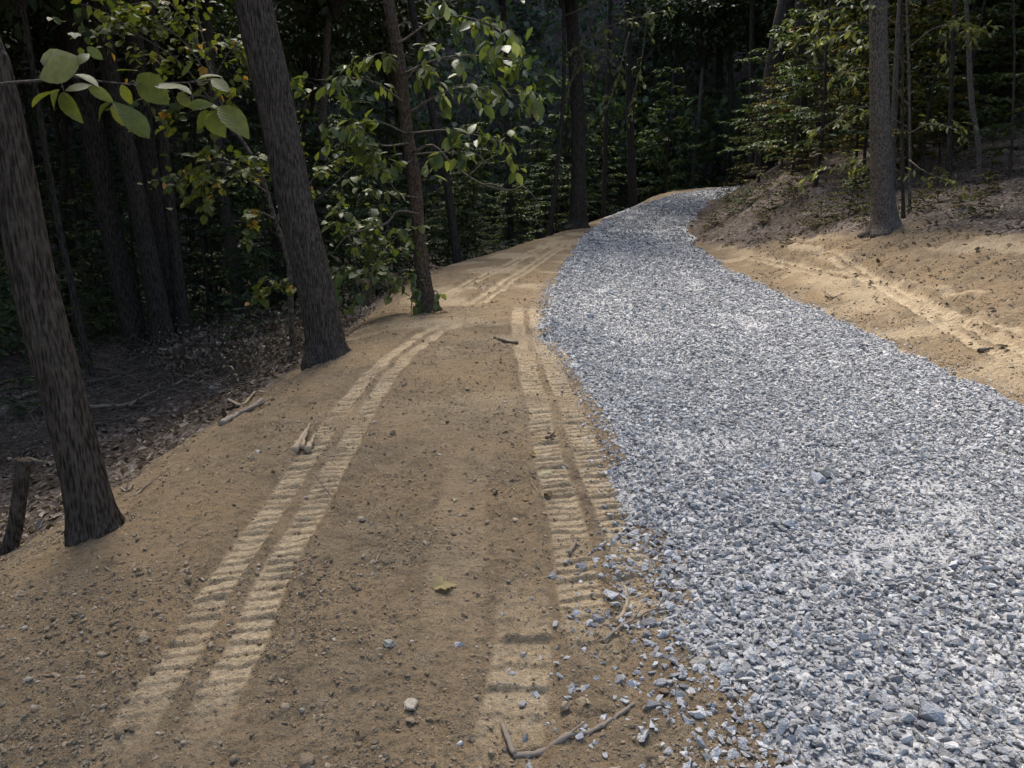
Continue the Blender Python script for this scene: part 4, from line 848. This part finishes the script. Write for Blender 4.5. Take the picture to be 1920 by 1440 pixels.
def ground_leaf(label, px, py, wpx, mat, kind, group=None):
    p = on_ground(px, py); w = wpx / FPX * float((p - EYE) @ FW); a = rng.uniform(0, 6.3)
    me = maple_mesh('fallen_leaf', mat) if kind == 'm' else leaf_outline('fallen_leaf', mat, OVATE, .35, .3)
    for v in me.vertices: v.co.z += .10 * math.sin(v.co.x * 6 + a) + .08 * math.cos(v.co.y * 5 + a)
    o = obj('fallen_leaf', me, None, (p[0], p[1], p[2] + w * .12)); o.scale = (w,) * 3; o.rotation_euler = (rng.normal() * .25, rng.normal() * .25, a); return tag(o, label, 'leaf', group)
for lab, x, y, w, m_, k in (('crumpled pale yellow leaf beside the footprints', 815, 1102, 46, 'litter_one', 'm'), ('yellow maple leaf on the right track', 1033, 882, 28, 'litter_one', 'm'), ('smaller yellow leaf above the maple leaf on the right track', 992, 851, 18, 'litter_one', 'o'),
    ('curled brown leaf in the dirt between the tracks', 755, 867, 16, 'litter_brown', 'o'), ('olive dry leaf beside the flattened strip', 850, 934, 18, 'litter_one', 'm'), ('dark curled leaf on top of the right track ridge', 1030, 810, 22, 'litter_brown', 'm'), ('thin brown leaf right of the flattened strip', 928, 927, 22, 'litter_brown', 'o'),
    ('dry leaf lying below the yellow maple leaf', 1020, 924, 24, 'litter_brown', 'o'), ('pale leaf by the long root', 1096, 1312, 26, 'litter_one', 'm'), ('tiny pale leaf left of the flattened strip', 671, 911, 14, 'litter_one', 'o'), ('pale leaf fragment on the strip right of the footprints', 985, 945, 22, 'litter_one', 'o')):
    ground_leaf(lab, x, y, w, m_, k)

# ------------------------------------------------------------------ brush and fallen wood below the bank
LOGS = (
    ('knobbly pale fallen log on top of the brush below the trunk clump', [(302, 690), (325, 686), (352, 672), (388, 660)], .075, .06, 'wood_grey', .28), ('broken end of a second log under the knobbly one', [(298, 700), (318, 690), (330, 688)], .07, .05, 'wood_dark', .12),
    ('long thin branch slanting across the brush below the knobbly log', [(325, 728), (370, 712), (400, 702), (432, 678)], .025, .012, 'wood_grey', .12), ('darker branch lying parallel below the slanting one', [(315, 740), (355, 722), (385, 708)], .03, .02, 'wood_dark', .06),
    ('pale peeled stake standing in the brush, right of the pair', [(444, 718), (440, 704), (438, 690)], .025, .02, 'wood_pale', .05), ('pale peeled stake standing in the brush, left of the pair', [(440, 716), (428, 700), (420, 688)], .022, .016, 'wood_pale', .05),
    ('pale branch at the foot of the bank left of the stout trunk', [(488, 692), (508, 686), (532, 675)], .025, .016, 'wood_grey', .06), ('thick grey limb running out of the left edge behind the leaning trunk', [(0, 800), (40, 782), (92, 770)], .06, .05, 'wood_grey', .12),
    ('second grey limb crossing the thick one at the left edge', [(10, 790), (45, 772), (85, 748)], .045, .03, 'wood_grey', .18), ('long pale pole right of the leaning trunk', [(162, 770), (200, 768), (235, 760), (262, 752)], .035, .028, 'wood_grey', .08),
    ('kinked branch rising from the long pale pole', [(245, 766), (268, 748), (295, 735), (300, 728)], .03, .018, 'wood_grey', .10), ('dark bough on the forest floor above the long pale pole', [(155, 716), (185, 706), (235, 716), (262, 728)], .04, .03, 'wood_dark', .16),
    ('dim pole lying deep in the brush beside the trunk clump', [(165, 735), (215, 722), (262, 700)], .03, .022, 'wood_dark', .14), ('short branch under the kinked one', [(232, 752), (268, 760), (300, 752)], .028, .02, 'wood_dark', .05),
    ('slim branch at the edge of the litter below the long pole', [(166, 790), (205, 784), (245, 778)], .02, .014, 'wood_dark', .04), ('small tan stick on the litter left of the leaning trunk base', [(52, 872), (75, 874), (108, 880)], .018, .014, 'wood_pale', .02),
    ('bent stick on the dirt slope right of the leaning trunk', [(228, 918), (238, 920), (250, 910)], .008, .006, 'wood_grey', .006), ('long thin stem on the dirt slope right of the leaning trunk', [(252, 928), (268, 916), (286, 908)], .006, .004, 'wood_grey', .006))
for lab, pts, r0, r1, m_, lift in LOGS:
    stick('fallen_branch', lab, pts, r0, r1, m_, lift, [(.6, (rng.uniform(-.2, .2), rng.uniform(-.2, .2), .15))], 'branch', 'fallen wood below the bank')
post, _ = main_tree('dead_stub', 'weathered broken stub leaning at the lower left edge', [(18, 1062), (28, 990), (38, 920), (45, 862)], [28, 27, 26, 25], 4.6, 'bark_near', 14, .01, 0, 1, .05, .1, cat='stump', crown_on=False)
def build_brush():
    parts = []
    for _ in range(1700):
        px = rng.uniform(150, 600) if rng.random() < .75 else rng.uniform(-40, 300); py = rng.uniform(590, 760) if px > 120 else rng.uniform(700, 860)
        p = hit(px, py); 
        if XS(p[1]) - p[0] < .9 or p[1] > 24: continue
        a = rng.uniform(0, 6.3); L = rng.uniform(.2, .9); d = np.array([math.cos(a), math.sin(a), rng.normal() * .35]); q = p + np.array([0, 0, rng.uniform(0, .35)])
        parts.append(tube(spline([q, q + d * L * .5 + rng.normal(size=3) * .06, q + d * L], 5), np.linspace(rng.uniform(.004, .013), .003, 5), 3, cap=False))
    v, f = tri_join(parts); tag(obj('brush_twigs', new_mesh('brush_twigs', v, f, 'wood_dark')), 'tangle of thin broken twigs piled below the dirt bank', 'brush', kind='stuff')
    n = 30000; P0 = []
    px = rng.uniform(330, 640, n // 8); py = rng.uniform(560, 710, n // 8)
    for x, y in zip(px, py):
        p = hit(x, y)
        if XS(p[1]) - p[0] > .8 and p[1] < 26: P0.append(p)
    P0 = np.array(P0); P0 = np.repeat(P0, 8, 0) + rng.normal(size=(len(P0) * 8, 3)) * np.array([.35, .35, .2]) + np.array([0, 0, .22]); n = len(P0); L = rng.uniform(.05, .1, n)
    v, f = leaf_cloud(P0, rnd_unit(n), rnd_unit(n) * .7 + np.array([0, 0, 1]), L, L * .6, .3)
    tag(obj('brush_leaves', new_mesh('brush_leaves', v, f, 'litter')), 'withered brown leaves on the brush pile below the bank', 'brush', kind='stuff')
build_brush()

# ------------------------------------------------------------------ labels of the many trees and shrubs: what they stand between, how deep, which of the few there
MARKS = ((-400, 'left picture edge'), (90, 'leaning trunk'), (300, 'trunk clump'), (560, 'stout trunk'), (780, 'crooked tree'), (1082, 'shoulder trunk'), (1300, 'gravel crest'), (1440, 'forked trunk'), (1652, 'roadside trunk'), (1782, 'slim dark trunk'), (1838, 'curved slim trunk'), (2400, 'right picture edge'))
KINDS = {'trees in the dark hollow': 'dark tree', 'trees beyond the crest': 'dim tree', 'trees on the right hillside': 'hillside tree', 'understory in the hollow': 'leafy green sapling', 'understory beyond the crest': 'shady sapling',
         'understory on the right hillside': 'yellowish sapling', 'tall understory on the right hillside': 'tall olive sapling', 'shrubs in the hollow': 'low dark shrub', 'shrubs on the right bank': 'low brownish shrub', 'bushes on the bend bank': 'small brownish bush'}
ORD = ('leftmost', 'second', 'third', 'fourth', 'fifth', 'sixth', 'seventh', 'eighth', 'ninth', 'tenth', 'eleventh', 'twelfth', 'thirteenth', 'fourteenth', 'fifteenth', 'sixteenth', 'seventeenth', 'eighteenth', 'nineteenth', 'twentieth')
cells = {}
for o in [o for o in scene.objects if o.parent is None and o.get('group') in KINDS]:
    p = np.array(o.location) + np.array([0, 0, .6]) - EYE; dep = p @ FW; px = 960 + FPX * (p @ RT) / dep
    i = max([k for k in range(len(MARKS) - 1) if MARKS[k][0] <= px] + [0]); far = 'in front' if dep < 24 else 'midway back' if dep < 36 else 'far back' if dep < 52 else 'at the very back'
    cells.setdefault((o['group'], i, far), []).append((px, o))
for (g, i, far), lst in cells.items():
    lst.sort(key=lambda e: e[0]); n = len(lst)
    for k, (px, o) in enumerate(lst):
        which = '' if n == 1 else (ORD[k] if k < n - 1 or n > 20 else 'rightmost') + ' ' if k < 20 else 'further '
        o['label'] = which + KINDS[g] + ' ' + far + ' between ' + MARKS[i][1] + ' and ' + MARKS[i + 1][1]
